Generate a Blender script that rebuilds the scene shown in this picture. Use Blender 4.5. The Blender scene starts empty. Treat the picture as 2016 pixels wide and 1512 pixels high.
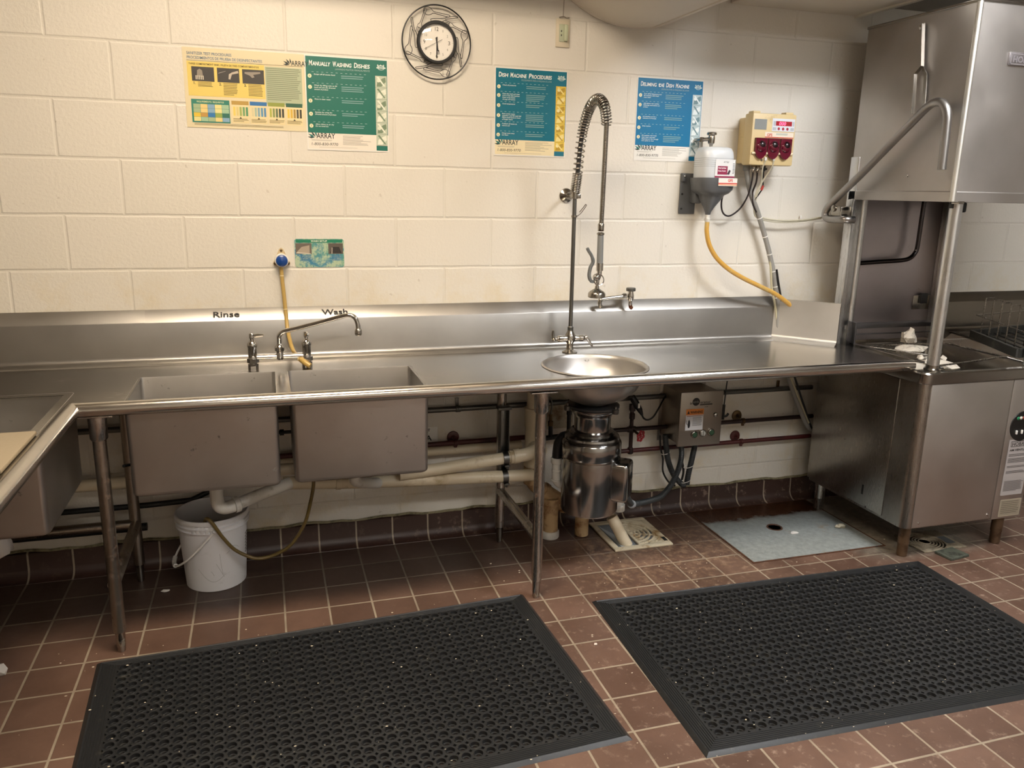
import bpy, bmesh, math, random
from mathutils import Vector, Matrix
random.seed(7)
PI = math.pi
C = bpy.context.scene.collection
SC = bpy.context.scene

# ------------------------------------------------------------------ camera
cam_d = bpy.data.cameras.new('camera'); cam = bpy.data.objects.new('camera', cam_d); C.objects.link(cam)
cam_d.sensor_width = 36.0; cam_d.lens = 28.01; cam_d.clip_start = 0.02
yaw, pit, rol = 0.3019, -0.2383, 0.0202
fw = Vector((math.sin(yaw)*math.cos(pit), math.cos(yaw)*math.cos(pit), math.sin(pit)))
ri = Vector((math.cos(yaw), -math.sin(yaw), 0)); up = ri.cross(fw)
ri2 = ri*math.cos(rol)+up*math.sin(rol); up2 = -ri*math.sin(rol)+up*math.cos(rol)
M = Matrix((ri2, up2, -fw)).transposed().to_4x4(); M.translation = Vector((0.6952, -3.3372, 1.5408))
cam.matrix_world = M
SC.camera = cam
# ------------------------------------------------------------------ view, world
SC.view_settings.view_transform = 'Standard'; SC.view_settings.look = 'None'
SC.view_settings.exposure = 0.2; SC.view_settings.gamma = 1.0; SC.view_settings.use_curve_mapping = False
world = bpy.data.worlds.new('world'); SC.world = world; world.use_nodes = True
world.node_tree.nodes['Background'].inputs[0].default_value = (0.9, 0.95, 1.0, 1)
world.node_tree.nodes['Background'].inputs[1].default_value = 0.15
# ceiling lamps: (x, y, size_x, size_y, colour, radiance)
LAMPS = [(0.80, -1.40, 1.15, 0.50, (1.0, 0.83, 0.63), 39.0, 'warm white recessed ceiling light panel left of the round duct'),
         (3.20, -1.75, 0.84, 0.60, (0.97, 0.98, 1.0), 42.0, 'cool white recessed ceiling light panel nearest the dish machine'),
         (1.10, -3.90, 1.15, 0.50, (1.0, 0.92, 0.82), 27.0, 'warm white fill light panel added behind the camera on the left'),  # unseen fill lamp, added to brighten the rear room and steel reflections
         (3.40, -3.90, 1.15, 0.50, (0.97, 0.98, 1.0), 34.0, 'cool white fill light panel added behind the camera on the right')]  # second added fill lamp out of view, on the cool side

# ------------------------------------------------------------------ materials
def lin(c):
    return tuple((v/12.92 if v <= 0.04045 else ((v+0.055)/1.055)**2.4) for v in c)
def hx(h):
    h = h.lstrip('#'); return lin(tuple(int(h[i:i+2], 16)/255 for i in (0, 2, 4)))
MATS = {}
def new_mat(name):
    m = bpy.data.materials.new(name); m.use_nodes = True
    return m, m.node_tree.nodes, m.node_tree.links, m.node_tree.nodes['Principled BSDF']
def flat(h, rough=0.5, metal=0.0, name=None, spec=0.5, emis=None, es=0.0):
    key = (h, rough, metal, emis, es)
    if key in MATS: return MATS[key]
    m, n, l, b = new_mat(name or 'plain_'+h.strip('#'))
    b.inputs['Base Color'].default_value = (*hx(h), 1); b.inputs['Roughness'].default_value = rough
    b.inputs['Metallic'].default_value = metal; b.inputs['Specular IOR Level'].default_value = spec
    nz = n.new('ShaderNodeTexNoise'); nz.inputs['Scale'].default_value = 40
    mr = n.new('ShaderNodeMapRange'); mr.inputs[3].default_value = max(0, rough-.05); mr.inputs[4].default_value = min(1, rough+.05)
    l.new(nz.outputs[0], mr.inputs[0]); l.new(mr.outputs[0], b.inputs['Roughness'])
    if emis:
        b.inputs['Emission Color'].default_value = (*hx(emis), 1); b.inputs['Emission Strength'].default_value = es
    MATS[key] = m
    return m
def noise(n, l, scale, detail=4, vec=None, rough=.55):
    t = n.new('ShaderNodeTexNoise'); t.inputs['Scale'].default_value = scale; t.inputs['Detail'].default_value = detail
    t.inputs['Roughness'].default_value = rough
    if vec: l.new(vec, t.inputs['Vector'])
    return t.outputs[0]
def ramp(n, l, fac, a, b, ca=(0, 0, 0, 1), cb=(1, 1, 1, 1)):
    r = n.new('ShaderNodeValToRGB'); l.new(fac, r.inputs[0])
    r.color_ramp.elements[0].position = a; r.color_ramp.elements[1].position = b
    r.color_ramp.elements[0].color = ca; r.color_ramp.elements[1].color = cb
    return r.outputs[0]
def mix(n, l, fac, a, b, mode='MIX'):
    x = n.new('ShaderNodeMix'); x.data_type = 'RGBA'; x.blend_type = mode
    if hasattr(fac, 'links') or hasattr(fac, 'is_output'): l.new(fac, x.inputs[0])
    else: x.inputs[0].default_value = fac
    for s, v in ((6, a), (7, b)):
        if hasattr(v, 'is_output'): l.new(v, x.inputs[s])
        else: x.inputs[s].default_value = (*v, 1) if len(v) == 3 else v
    return x.outputs[2]
def mth(n, l, op, a, b=None, c=None):
    x = n.new('ShaderNodeMath'); x.operation = op
    for s, v in enumerate((a, b, c)):
        if v is None: continue
        if hasattr(v, 'is_output'): l.new(v, x.inputs[s])
        else: x.inputs[s].default_value = v
    return x.outputs[0]
def objco(n):
    return n.new('ShaderNodeTexCoord').outputs['Object']
def mapping(n, l, vec, sc=(1, 1, 1), loc=(0, 0, 0)):
    m = n.new('ShaderNodeMapping'); l.new(vec, m.inputs[0]); m.inputs['Scale'].default_value = sc; m.inputs['Location'].default_value = loc
    return m.outputs[0]
def bump(n, l, h, strength=.3, dist=.002, prev=None):
    b = n.new('ShaderNodeBump'); b.inputs['Strength'].default_value = strength; b.inputs['Distance'].default_value = dist
    l.new(h, b.inputs['Height'])
    if prev: l.new(prev, b.inputs['Normal'])
    return b.outputs[0]

def steel(name, col='#b9b4ac', rough=.3, grain=(2, 60, 60), dirt=0.0, dirtcol='#4a3526', var=.1, aniso=0.0):
    m, n, l, b = new_mat(name); co = objco(n)
    g = noise(n, l, 12, 3, mapping(n, l, co, grain))
    sm = noise(n, l, 3.5, 5, co)
    r1 = mth(n, l, 'MULTIPLY_ADD', g, .16, rough-.08)
    r2 = mth(n, l, 'MULTIPLY_ADD', sm, var*2, -var)
    l.new(mth(n, l, 'ADD', r1, r2), b.inputs['Roughness'])
    c0 = hx(col); c1 = tuple(v*.84 for v in c0)
    base = mix(n, l, ramp(n, l, sm, .35, .7), (*c1, 1), (*c0, 1))
    b.inputs['Metallic'].default_value = 1
    if dirt > 0:
        d = noise(n, l, 24, 6, co, .7); dd = ramp(n, l, d, .66-dirt*.3, .74-dirt*.2)
        base = mix(n, l, dd, base, (*hx(dirtcol), 1))
        l.new(mth(n, l, 'SUBTRACT', 1.0, mth(n, l, 'MULTIPLY', dd, .8)), b.inputs['Metallic'])
    l.new(base, b.inputs['Base Color'])
    l.new(bump(n, l, g, .06, .0008), b.inputs['Normal'])
    return m
ST = steel('brushed_steel', '#a39f99', .22)
ST_V = steel('brushed_steel_vertical', '#c4bfba', .42, (60, 60, 2))
ST_SPL = steel('splash_steel', '#aeaba6', .34, (2, 60, 60), var=.05)
ST_BAS = steel('basin_steel', '#c6c3bf', .39, (3, 40, 40), dirt=.05, dirtcol='#6d655c', var=.12)
ST_DK = steel('machine_side_steel', '#a9a49d', .29, (60, 60, 2), dirt=.03, dirtcol='#3b352c', var=.04)
ST_HOOD = steel('hood_steel', '#c0bbb6', .44, (60, 60, 2), var=.12)
ST_LEG = steel('worn_leg_steel', '#bdb7b0', .27, (60, 60, 3), dirt=.12, dirtcol='#5b3a22')
ST_RUST = steel('rusty_leg_steel', '#a39a8f', .32, (30, 30, 3), dirt=.28, dirtcol='#5a3a24')
RIM = steel('rolled_rim_steel', '#d2cec8', .19, (2, 60, 60), var=.05)
CHR = steel('polished_chrome', '#c9c6c2', .1, (10, 10, 10), var=.04)
CHR_W = steel('worn_chrome', '#a9a49c', .2, (10, 10, 10), dirt=.18, dirtcol='#6b6558')
GALV = steel('galvanised_conduit', '#74736f', .42, (8, 8, 8), dirt=.15, dirtcol='#4c4b47')
DISP = steel('disposer_steel', '#a8a7a6', .17, (20, 20, 2), var=.05)
CTRL = steel('control_box_steel', '#a39b91', .38, (60, 60, 3), dirt=.03)
POST = steel('guide_post_steel', '#dadada', .3, (60, 60, 2), var=.06)
IRON = flat('#141516', .45, 0, 'black_iron')
BRASS = steel('tarnished_brass', '#6e5a40', .4, (10, 10, 10), dirt=.5, dirtcol='#39291c')
def painted(name, h, rough, h2=None, amt=.3, sc=18, metal=0):
    m, n, l, b = new_mat(name); co = objco(n)
    f = ramp(n, l, noise(n, l, sc, 6, co, .65), .62-amt*.3, .75-amt*.2)
    l.new(mix(n, l, f, (*hx(h), 1), (*hx(h2 or h), 1)), b.inputs['Base Color'])
    b.inputs['Roughness'].default_value = rough; b.inputs['Metallic'].default_value = metal
    l.new(bump(n, l, noise(n, l, 120, 3, co), .08, .001), b.inputs['Normal'])
    return m
PVC = painted('aged_pvc', '#d3c6ab', .38, '#a8946f', .1, 9)
PVCW = painted('clean_pvc', '#cfcdc6', .35, '#a9a394', .02)
PVCR = painted('rust_stained_pvc', '#b79c74', .6, '#70421c', .55, 14)
REDP = painted('dark_red_pipe_paint', '#4a1a18', .42, '#211313', .4, 8)
REDK = painted('blackish_red_pipe_paint', '#2a1614', .45, '#130f0f', .4, 8)
BUCKET = painted('white_bucket_plastic', '#dcdcde', .4, '#bdbdbb', .02, 12)
BEIGE = painted('beige_plastic', '#d3bd8d', .42, '#b39b6c', .05, 10)
GREYP = painted('grey_moulded_plastic', '#56585a', .42, '#47494a', .1)
RUB = painted('black_rubber', '#232425', .38, '#3c3b36', .12, 30)
BLK = flat('#0c0c0d', .4)
WHT = flat('#e6e4df', .5)

# wall
def wall_mat():
    m, n, l, b = new_mat('painted_block_wall'); co = objco(n)
    sp = n.new('ShaderNodeSeparateXYZ'); l.new(co, sp.inputs[0])
    cb = n.new('ShaderNodeCombineXYZ'); l.new(mth(n, l, 'ADD', mth(n, l, 'ADD', sp.outputs[0], sp.outputs[1]), .2032), cb.inputs[0]); l.new(sp.outputs[2], cb.inputs[1])
    wob = n.new('ShaderNodeVectorMath'); wob.operation = 'MULTIPLY_ADD'
    nn = n.new('ShaderNodeTexNoise'); nn.inputs['Scale'].default_value = 7; l.new(co, nn.inputs['Vector'])
    l.new(nn.outputs['Color'], wob.inputs[0]); wob.inputs[1].default_value = (.005, .005, 0); l.new(cb.outputs[0], wob.inputs[2])
    sh = n.new('ShaderNodeVectorMath'); sh.operation = 'SUBTRACT'; l.new(wob.outputs[0], sh.inputs[0]); sh.inputs[1].default_value = (.0025, .0025, 0)
    br = n.new('ShaderNodeTexBrick'); l.new(sh.outputs[0], br.inputs['Vector'])
    br.offset = .5; br.inputs['Scale'].default_value = 1; br.inputs['Brick Width'].default_value = .4064; br.inputs['Row Height'].default_value = .2032
    br.inputs['Mortar Size'].default_value = .0075; br.inputs['Mortar Smooth'].default_value = .75; br.inputs['Bias'].default_value = 0
    br.inputs['Color1'].default_value = (*hx('#d9d4ca'), 1); br.inputs['Color2'].default_value = (*hx('#d6d1c6'), 1); br.inputs['Mortar'].default_value = (*hx('#d6d1c6'), 1)
    speck = ramp(n, l, noise(n, l, 34, 2, co, .4), .74, .765)
    base = mix(n, l, mth(n, l, 'MULTIPLY', speck, .25), br.outputs[0], (*hx('#8d7d68'), 1))
    # yellowed splash marks low on the wall behind the spray and grime near the floor
    st = ramp(n, l, noise(n, l, 5, 6, co, .7), .50, .72)
    zf = n.new('ShaderNodeMapRange'); l.new(sp.outputs[2], zf.inputs[0]); zf.inputs[1].default_value = 1.30; zf.inputs[2].default_value = 1.05
    base = mix(n, l, mth(n, l, 'MULTIPLY', mth(n, l, 'MULTIPLY', st, zf.outputs[0]), .55), base, (*hx('#cdb98a'), 1))
    l.new(base, b.inputs['Base Color']); b.inputs['Roughness'].default_value = .42
    h1 = bump(n, l, mth(n, l, 'SUBTRACT', 1.0, br.outputs['Fac']), .5, .004)
    h2 = bump(n, l, noise(n, l, 85, 3, co, .6), .45, .0032, h1)
    l.new(h2, b.inputs['Normal'])
    return m
WALL = wall_mat()
# floor
TS, TX, TY = .16035, 1.022, -.0593
def floor_mat(name='quarry_tile', cove=False):
    m, n, l, b = new_mat(name); co = objco(n)
    sp = n.new('ShaderNodeSeparateXYZ'); l.new(co, sp.inputs[0])
    br = n.new('ShaderNodeTexBrick')
    if cove:
        cb = n.new('ShaderNodeCombineXYZ'); l.new(mth(n, l, 'SUBTRACT', sp.outputs[0], TX), cb.inputs[0]); cb.inputs[1].default_value = .08
        l.new(cb.outputs[0], br.inputs['Vector'])
    else:
        l.new(mapping(n, l, co, (1, 1, 1), (-TX, -TY, 0)), br.inputs['Vector'])
    br.offset = 0; br.inputs['Scale'].default_value = 1; br.inputs['Brick Width'].default_value = TS; br.inputs['Row Height'].default_value = TS
    br.inputs['Mortar Size'].default_value = .0042; br.inputs['Mortar Smooth'].default_value = .25; br.inputs['Bias'].default_value = 0
    br.inputs['Color1'].default_value = (*hx('#70574a'), 1); br.inputs['Color2'].default_value = (*hx('#5b453a'), 1)
    if cove:
        br.inputs['Color1'].default_value = (*hx('#3c2720'), 1); br.inputs['Color2'].default_value = (*hx('#2f201c'), 1)
    br.inputs['Mortar'].default_value = (*hx('#9c8f7c'), 1)
    big = noise(n, l, 4.0, 6, co, .65); fine = noise(n, l, 28, 6, co, .7)
    c = mix(n, l, ramp(n, l, big, .4, .72), br.outputs[0], mix(n, l, .5, br.outputs[0], (*hx('#3d2a1f'), 1)))
    # chalky scum specks, stronger in the open middle of the floor
    gx = n.new('ShaderNodeMapRange'); l.new(sp.outputs[0], gx.inputs[0]); gx.inputs[1].default_value = .9; gx.inputs[2].default_value = 1.9
    sc = mth(n, l, 'MULTIPLY', ramp(n, l, fine, .56, .72), mth(n, l, 'MULTIPLY_ADD', gx.outputs[0], .42, .08))
    c = mix(n, l, sc, c, (*hx('#b39d8a'), 1))
    if not cove:
        # damp rust brown film round the drains and the grey mineral crust under the machine
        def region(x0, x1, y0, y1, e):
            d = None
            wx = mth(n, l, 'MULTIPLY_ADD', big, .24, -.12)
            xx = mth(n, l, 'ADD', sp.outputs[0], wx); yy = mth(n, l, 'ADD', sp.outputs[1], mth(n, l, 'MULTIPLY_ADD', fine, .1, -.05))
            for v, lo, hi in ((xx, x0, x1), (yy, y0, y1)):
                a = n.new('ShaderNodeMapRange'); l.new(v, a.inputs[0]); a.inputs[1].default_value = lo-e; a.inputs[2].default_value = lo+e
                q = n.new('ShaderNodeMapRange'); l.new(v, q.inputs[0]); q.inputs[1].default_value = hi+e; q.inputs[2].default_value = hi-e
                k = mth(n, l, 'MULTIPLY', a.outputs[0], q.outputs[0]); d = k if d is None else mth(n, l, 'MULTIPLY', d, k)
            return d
        wet = region(1.75, 2.66, -.42, 0.0, .08)
        c = mix(n, l, mth(n, l, 'MULTIPLY', wet, .72), c, (*hx('#3a2114'), 1))
        dirt = region(1.9, 2.7, -.72, -.2, .12)
        c = mix(n, l, mth(n, l, 'MULTIPLY', dirt, mth(n, l, 'MULTIPLY', ramp(n, l, fine, .45, .6), .35)), c, (*hx('#a08468'), 1))
        crust = region(3.20, 3.78, -.74, 0.05, .06)
        c = mix(n, l, mth(n, l, 'MULTIPLY', crust, .85), c, mix(n, l, ramp(n, l, fine, .35, .65), (*hx('#4b473f'), 1), (*hx('#857e70'), 1)))
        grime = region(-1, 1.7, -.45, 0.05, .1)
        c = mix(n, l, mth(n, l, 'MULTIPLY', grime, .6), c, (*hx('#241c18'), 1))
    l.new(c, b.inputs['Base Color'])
    l.new(mth(n, l, 'MULTIPLY_ADD', fine, .35, .22 if not cove else .3), b.inputs['Roughness'])
    h1 = bump(n, l, mth(n, l, 'SUBTRACT', 1.0, br.outputs['Fac']), .6, .002)
    l.new(bump(n, l, fine, .18, .0015, h1), b.inputs['Normal'])
    return m
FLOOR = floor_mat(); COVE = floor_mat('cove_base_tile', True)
def plaster(name, h, rough=.6):
    return painted(name, h, rough, h, .0)
CEIL = plaster('ceiling_paint', '#cfc8bc'); DUCTM = painted('painted_duct', '#cfc6b8', .5, '#bdb3a3', .1, 6)
def hatch_mat():
    m, n, l, b = new_mat('grey_checker_plate'); co = objco(n); sp = n.new('ShaderNodeSeparateXYZ'); l.new(co, sp.inputs[0])
    big = noise(n, l, 7, 6, co, .7); fine = noise(n, l, 40, 5, co, .7)
    c = mix(n, l, ramp(n, l, fine, .35, .7), (*hx('#767b79'), 1), (*hx('#8d9290'), 1))
    c = mix(n, l, mth(n, l, 'MULTIPLY', ramp(n, l, big, .60, .70), .7), c, (*hx('#7a6446'), 1))
    e = mth(n, l, 'ADD', sp.outputs[1], mth(n, l, 'MULTIPLY_ADD', big, .16, -.08)); w = n.new('ShaderNodeMapRange'); l.new(e, w.inputs[0]); w.inputs[1].default_value = .120; w.inputs[2].default_value = .150
    c = mix(n, l, w.outputs[0], c, mix(n, l, ramp(n, l, fine, .4, .6), (*hx('#2c160a'), 1), (*hx('#4e2c12'), 1)))
    l.new(c, b.inputs['Base Color']); l.new(mth(n, l, 'MULTIPLY_ADD', w.outputs[0], -.25, .5), b.inputs['Roughness'])
    v = n.new('ShaderNodeTexVoronoi'); v.inputs['Scale'].default_value = 70; l.new(mapping(n, l, co, (1, 1.8, 1)), v.inputs['Vector'])
    l.new(bump(n, l, ramp(n, l, v.outputs['Distance'], .2, .6, (1, 1, 1, 1), (0, 0, 0, 1)), .4, .0015), b.inputs['Normal'])
    return m
HATCH = hatch_mat()
YHOSE = painted('amber_hose', '#c79a48', .3, '#c9b478', .4, 10)
THOSE = painted('tan_hose', '#b89a58', .3, '#a08343', .4, 10)
OHOSE = painted('olive_hose', '#6b5a31', .3, '#57481f', .4, 10)
FLEXM = painted('grey_flex_conduit', '#303436', .4, '#232527', .2)

# ------------------------------------------------------------------ geometry
class G:
    def __init__(s): s.v = []; s.f = []; s.m = []
    def add(s, vs, fs, m=0):
        o = len(s.v); s.v += [tuple(v) for v in vs]; s.f += [tuple(i+o for i in f) for f in fs]; s.m += [m]*len(fs); return s
    def box(s, x0, y0, z0, x1, y1, z1, b=0, m=0, seg=2):
        if x0 > x1: x0, x1 = x1, x0
        if y0 > y1: y0, y1 = y1, y0
        if z0 > z1: z0, z1 = z1, z0
        bm = bmesh.new(); bmesh.ops.create_cube(bm, size=1)
        for v in bm.verts: v.co = Vector(((x0+x1)/2+v.co.x*(x1-x0), (y0+y1)/2+v.co.y*(y1-y0), (z0+z1)/2+v.co.z*(z1-z0)))
        if b: bmesh.ops.bevel(bm, geom=bm.edges[:], offset=min(b, .49*min(x1-x0, y1-y0, z1-z0)), segments=seg, affect='EDGES', profile=.5)
        bm.verts.index_update(); s.add([v.co for v in bm.verts], [[v.index for v in f.verts] for f in bm.faces], m); bm.free(); return s
    def tube(s, pts, r, n=12, m=0, cap=True, ry=None):
        P = [Vector(p) for p in pts]; N = len(P); rr = r if isinstance(r, (list, tuple)) else [r]*N
        T = []
        for i in range(N):
            a = P[max(i-1, 0)]; b = P[min(i+1, N-1)]; t = (b-a)
            T.append(t.normalized() if t.length > 1e-9 else Vector((0, 0, 1)))
        u = T[0].orthogonal().normalized()
        if ry is not None: u = Vector(ry); u = (u-T[0]*u.dot(T[0])).normalized()
        vs = []
        for i in range(N):
            u = (u-T[i]*u.dot(T[i])).normalized(); w = T[i].cross(u)
            for k in range(n):
                a = 2*PI*k/n; vs.append(P[i]+(u*math.cos(a)+w*math.sin(a))*rr[i])
        fs = []
        for i in range(N-1):
            for k in range(n):
                k2 = (k+1) % n; fs.append((i*n+k, i*n+k2, (i+1)*n+k2, (i+1)*n+k))
        if cap: fs.append(tuple(range(n-1, -1, -1))); fs.append(tuple((N-1)*n+k for k in range(n)))
        return s.add(vs, fs, m)
    def lathe(s, prof, o=(0, 0, 0), d=(0, 0, 1), n=32, m=0, a0=0, a1=2*PI):
        d = Vector(d).normalized(); u = d.orthogonal().normalized()
        if abs(d.z) > .99: u = Vector((1, 0, 0))
        w = d.cross(u); o = Vector(o); full = abs(a1-a0-2*PI) < 1e-6; nn = n if full else n+1
        vs = []
        for (r, z) in prof:
            for k in range(nn):
                a = a0+(a1-a0)*k/n; vs.append(o+d*z+(u*math.cos(a)+w*math.sin(a))*max(r, 1e-5))
        fs = []
        for i in range(len(prof)-1):
            for k in range(n):
                k2 = (k+1) % nn; fs.append((i*nn+k, i*nn+k2, (i+1)*nn+k2, (i+1)*nn+k))
        if full:
            if prof[0][0] > 1e-4: fs.append(tuple(range(nn-1, -1, -1)))
            if prof[-1][0] > 1e-4: fs.append(tuple((len(prof)-1)*nn+k for k in range(nn)))
        return s.add(vs, fs, m)
    def shell(s, prof, o=(0, 0, 0), d=(0, 0, 1), n=32, m=0):      # open lathe without caps
        f0 = len(s.f); s.lathe(prof, o, d, n, m)
        k = (1 if prof[0][0] > 1e-4 else 0)+(1 if prof[-1][0] > 1e-4 else 0)
        if k: del s.f[-k:]; del s.m[-k:]
        return s
    def sweep(s, prof, p0, p1, closed=False, m=0, caps=False):      # straight extrusion of 3d profile points from offset p0 to p1
        p0 = Vector(p0); p1 = Vector(p1); k = len(prof)
        vs = [Vector(p)+p0 for p in prof]+[Vector(p)+p1 for p in prof]
        fs = [(i, (i+1) % k, k+(i+1) % k, k+i) for i in range(k if closed else k-1)]
        if caps: fs += [tuple(range(k-1, -1, -1)), tuple(range(k, 2*k))]
        return s.add(vs, fs, m)
    def prism(s, poly, n, t, m=0):                                   # 3d polygon extruded along n by t
        nn = Vector(n).normalized()*t; k = len(poly); vs = [Vector(p) for p in poly]+[Vector(p)+nn for p in poly]
        return s.add(vs, [tuple(range(k-1, -1, -1)), tuple(range(k, 2*k))]+[(i, (i+1) % k, k+(i+1) % k, k+i) for i in range(k)], m)
    def sphere(s, c, r, sx=1, sy=1, sz=1, n=20, m=0, a=.5, b=-.5):
        c = Vector(c); prof = [(math.cos(PI*t), math.sin(PI*t)) for t in [b+(a-b)*i/10 for i in range(11)]]
        vs = []; fs = []
        for (q, z) in prof:
            for k in range(n):
                an = 2*PI*k/n; vs.append(c+Vector((q*math.cos(an)*sx, q*math.sin(an)*sy, z*sz))*r)
        for i in range(10):
            for k in range(n):
                k2 = (k+1) % n; fs.append((i*n+k, i*n+k2, (i+1)*n+k2, (i+1)*n+k))
        return s.add(vs, fs, m)
    def quad(s, a, b, c, d, m=0): return s.add([a, b, c, d], [(0, 1, 2, 3)], m)
    def solid(s, t):                                                 # give thin faces thickness
        bm = bmesh.new(); vs = [bm.verts.new(v) for v in s.v]
        for f, mi in zip(s.f, s.m):
            try: fc = bm.faces.new([vs[i] for i in f]); fc.material_index = mi
            except ValueError: pass
        bmesh.ops.remove_doubles(bm, verts=bm.verts[:], dist=1e-5)
        bmesh.ops.recalc_face_normals(bm, faces=bm.faces[:])
        bmesh.ops.solidify(bm, geom=bm.faces[:], thickness=t)
        bm.verts.index_update(); bm.faces.ensure_lookup_table()
        s.v = [tuple(v.co) for v in bm.verts]; s.f = [tuple(v.index for v in f.verts) for f in bm.faces]; s.m = [f.material_index for f in bm.faces]; bm.free(); return s
    def rot(s, M):
        s.v = [tuple(M @ Vector(v)) for v in s.v]; return s

def cr(pts, k=8):                                                    # smooth path through points
    P = [Vector(p) for p in pts]; P = [P[0]*2-P[1]]+P+[P[-1]*2-P[-2]]; o = []
    for i in range(1, len(P)-2):
        for j in range(k):
            t = j/k; a, b, c, d = P[i-1:i+3]
            o.append(.5*((2*b)+(c-a)*t+(2*a-5*b+4*c-d)*t*t+(3*b-a-3*c+d)*t**3))
    o.append(P[-2]); return o

ROOT = {}
def thing(name, label, cat, loc=(0, 0, 0), rz=0, group=None):
    o = bpy.data.objects.new(name, None); o.empty_display_size = .05; C.objects.link(o)
    o.location = loc; o.rotation_euler = (0, 0, rz); o['label'] = label; o['category'] = cat
    if group: o['group'] = group
    ROOT[o.name] = Vector(loc); return o
def base_of(o):
    while o.parent: o = o.parent
    return ROOT.get(o.name, Vector((0, 0, 0)))
def part(name, g, mats, parent=None, label=None, local=False, smooth=35):
    me = bpy.data.meshes.new(name)
    off = Vector((0, 0, 0)) if (parent is None or local) else base_of(parent)
    if local is False and parent is not None and parent.type == 'MESH' and not parent.parent: off = ROOT.get(parent.name, Vector((0, 0, 0)))
    me.from_pydata([tuple(Vector(v)-off) for v in g.v], [], g.f); me.update()
    mats = mats if isinstance(mats, (list, tuple)) else [mats]
    for m in mats: me.materials.append(m)
    me.polygons.foreach_set('material_index', [min(i, len(mats)-1) for i in g.m])
    if smooth:
        me.polygons.foreach_set('use_smooth', [True]*len(me.polygons)); me.set_sharp_from_angle(angle=math.radians(smooth))
    o = bpy.data.objects.new(name, me); C.objects.link(o)
    if parent is not None: o.parent = parent
    if label: o['label'] = label
    return o
def solo(name, g, mats, label, cat, group=None, smooth=35):
    o = part(name, g, mats, smooth=smooth); o['label'] = label; o['category'] = cat
    if group: o['group'] = group
    return o
def struct(name, g, mats, smooth=35):
    o = part(name, g, mats, smooth=smooth); o['kind'] = 'structure'; return o

# text geometry: planar mesh from the built-in font
TXT = {}
def text_geo(t, bold=0.0, shear=0.0, space=1.0):
    key = (t, bold, shear, space)
    if key in TXT: return TXT[key]
    cu = bpy.data.curves.new('t', 'FONT'); cu.body = t; cu.size = 1; cu.offset = bold; cu.shear = shear; cu.space_character = space; cu.resolution_u = 3
    o = bpy.data.objects.new('t', cu); me = None
    C.objects.link(o); dg = bpy.context.evaluated_depsgraph_get(); dg.update()
    me = bpy.data.meshes.new_from_object(o.evaluated_get(dg))
    vs = [(v.co.x, v.co.y) for v in me.vertices]; fs = [tuple(p.vertices) for p in me.polygons]
    C.objects.unlink(o); bpy.data.objects.remove(o); bpy.data.curves.remove(cu); bpy.data.meshes.remove(me)
    xs = [v[0] for v in vs] or [0, 1]; x0, x1 = min(xs), max(xs)
    TXT[key] = ([(a-x0, b) for a, b in vs], fs, max(x1-x0, .01)); return TXT[key]
def put_text(g, t, o, ux, uy, h, w=None, m=0, bold=0.0, shear=0.0, space=1.0):  # o baseline left; ux, uy unit axes; h cap height; w fitted width
    vs, fs, tw = text_geo(t, bold, shear, space); k = h/.70; kx = (w/tw) if w else k
    o = Vector(o); ux = Vector(ux); uy = Vector(uy)
    g.add([o+ux*(x*kx)+uy*(y*k) for x, y in vs], fs, m)

class Sheet:                                                         # printed sheet in a plane: u right 0..1, v down 0..1
    def __init__(s, o, ux, uy, nrm, w, h):
        s.o = Vector(o); s.ux = Vector(ux); s.uy = Vector(uy); s.n = Vector(nrm); s.w = w; s.h = h; s.g = {}; s.mats = {}
    def p(s, u, v, k): return s.o+s.ux*(u*s.w)-s.uy*(v*s.h)+s.n*(k*.00035)
    def _g(s, part_, h, rough=.45, emis=None, es=0):
        g = s.g.setdefault(part_, G()); ms = s.mats.setdefault(part_, []); mt = flat(h, rough, emis=emis, es=es)
        if mt not in ms: ms.append(mt)
        return g, ms.index(mt)
    def rect(s, pt, u0, v0, u1, v1, h, k=1, **kw):
        g, m = s._g(pt, h, **kw); g.quad(s.p(u0, v1, k), s.p(u1, v1, k), s.p(u1, v0, k), s.p(u0, v0, k), m)
    def poly(s, pt, pts, h, k=1, **kw):
        g, m = s._g(pt, h, **kw); g.add([s.p(u, v, k) for u, v in pts], [tuple(range(len(pts)-1, -1, -1))], m)
    def disc(s, pt, u, v, r, h, k=1, n=20, a=1.0, **kw):
        s.poly(pt, [(u+r*math.cos(2*PI*i/n), v+a*r*s.w/s.h*math.sin(2*PI*i/n)) for i in range(n)], h, k, **kw)
    def text(s, pt, t, u, v, hh, h, k=2, w=None, bold=0.0, shear=0.0, **kw):
        g, m = s._g(pt, h, **kw); put_text(g, t, s.p(u, v, k), s.ux, s.uy, hh*s.h, w*s.w if w else None, m, bold, shear)
    def lines(s, pt, u0, u1, v0, v1, n, h, k=2, th=.35):
        for i in range(n):
            a = v0+(v1-v0)*i/max(n, 1); e = u1-(u1-u0)*random.choice([0, .04, .1, .3 if i == n-1 else .07])
            s.rect(pt, u0, a, e, a+(v1-v0)/n*th, h, k)
    def done(s, parent, labels={}):
        for k, g in s.g.items(): part(k.split('#')[0], g, s.mats[k], parent, labels.get(k), smooth=0)

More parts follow.
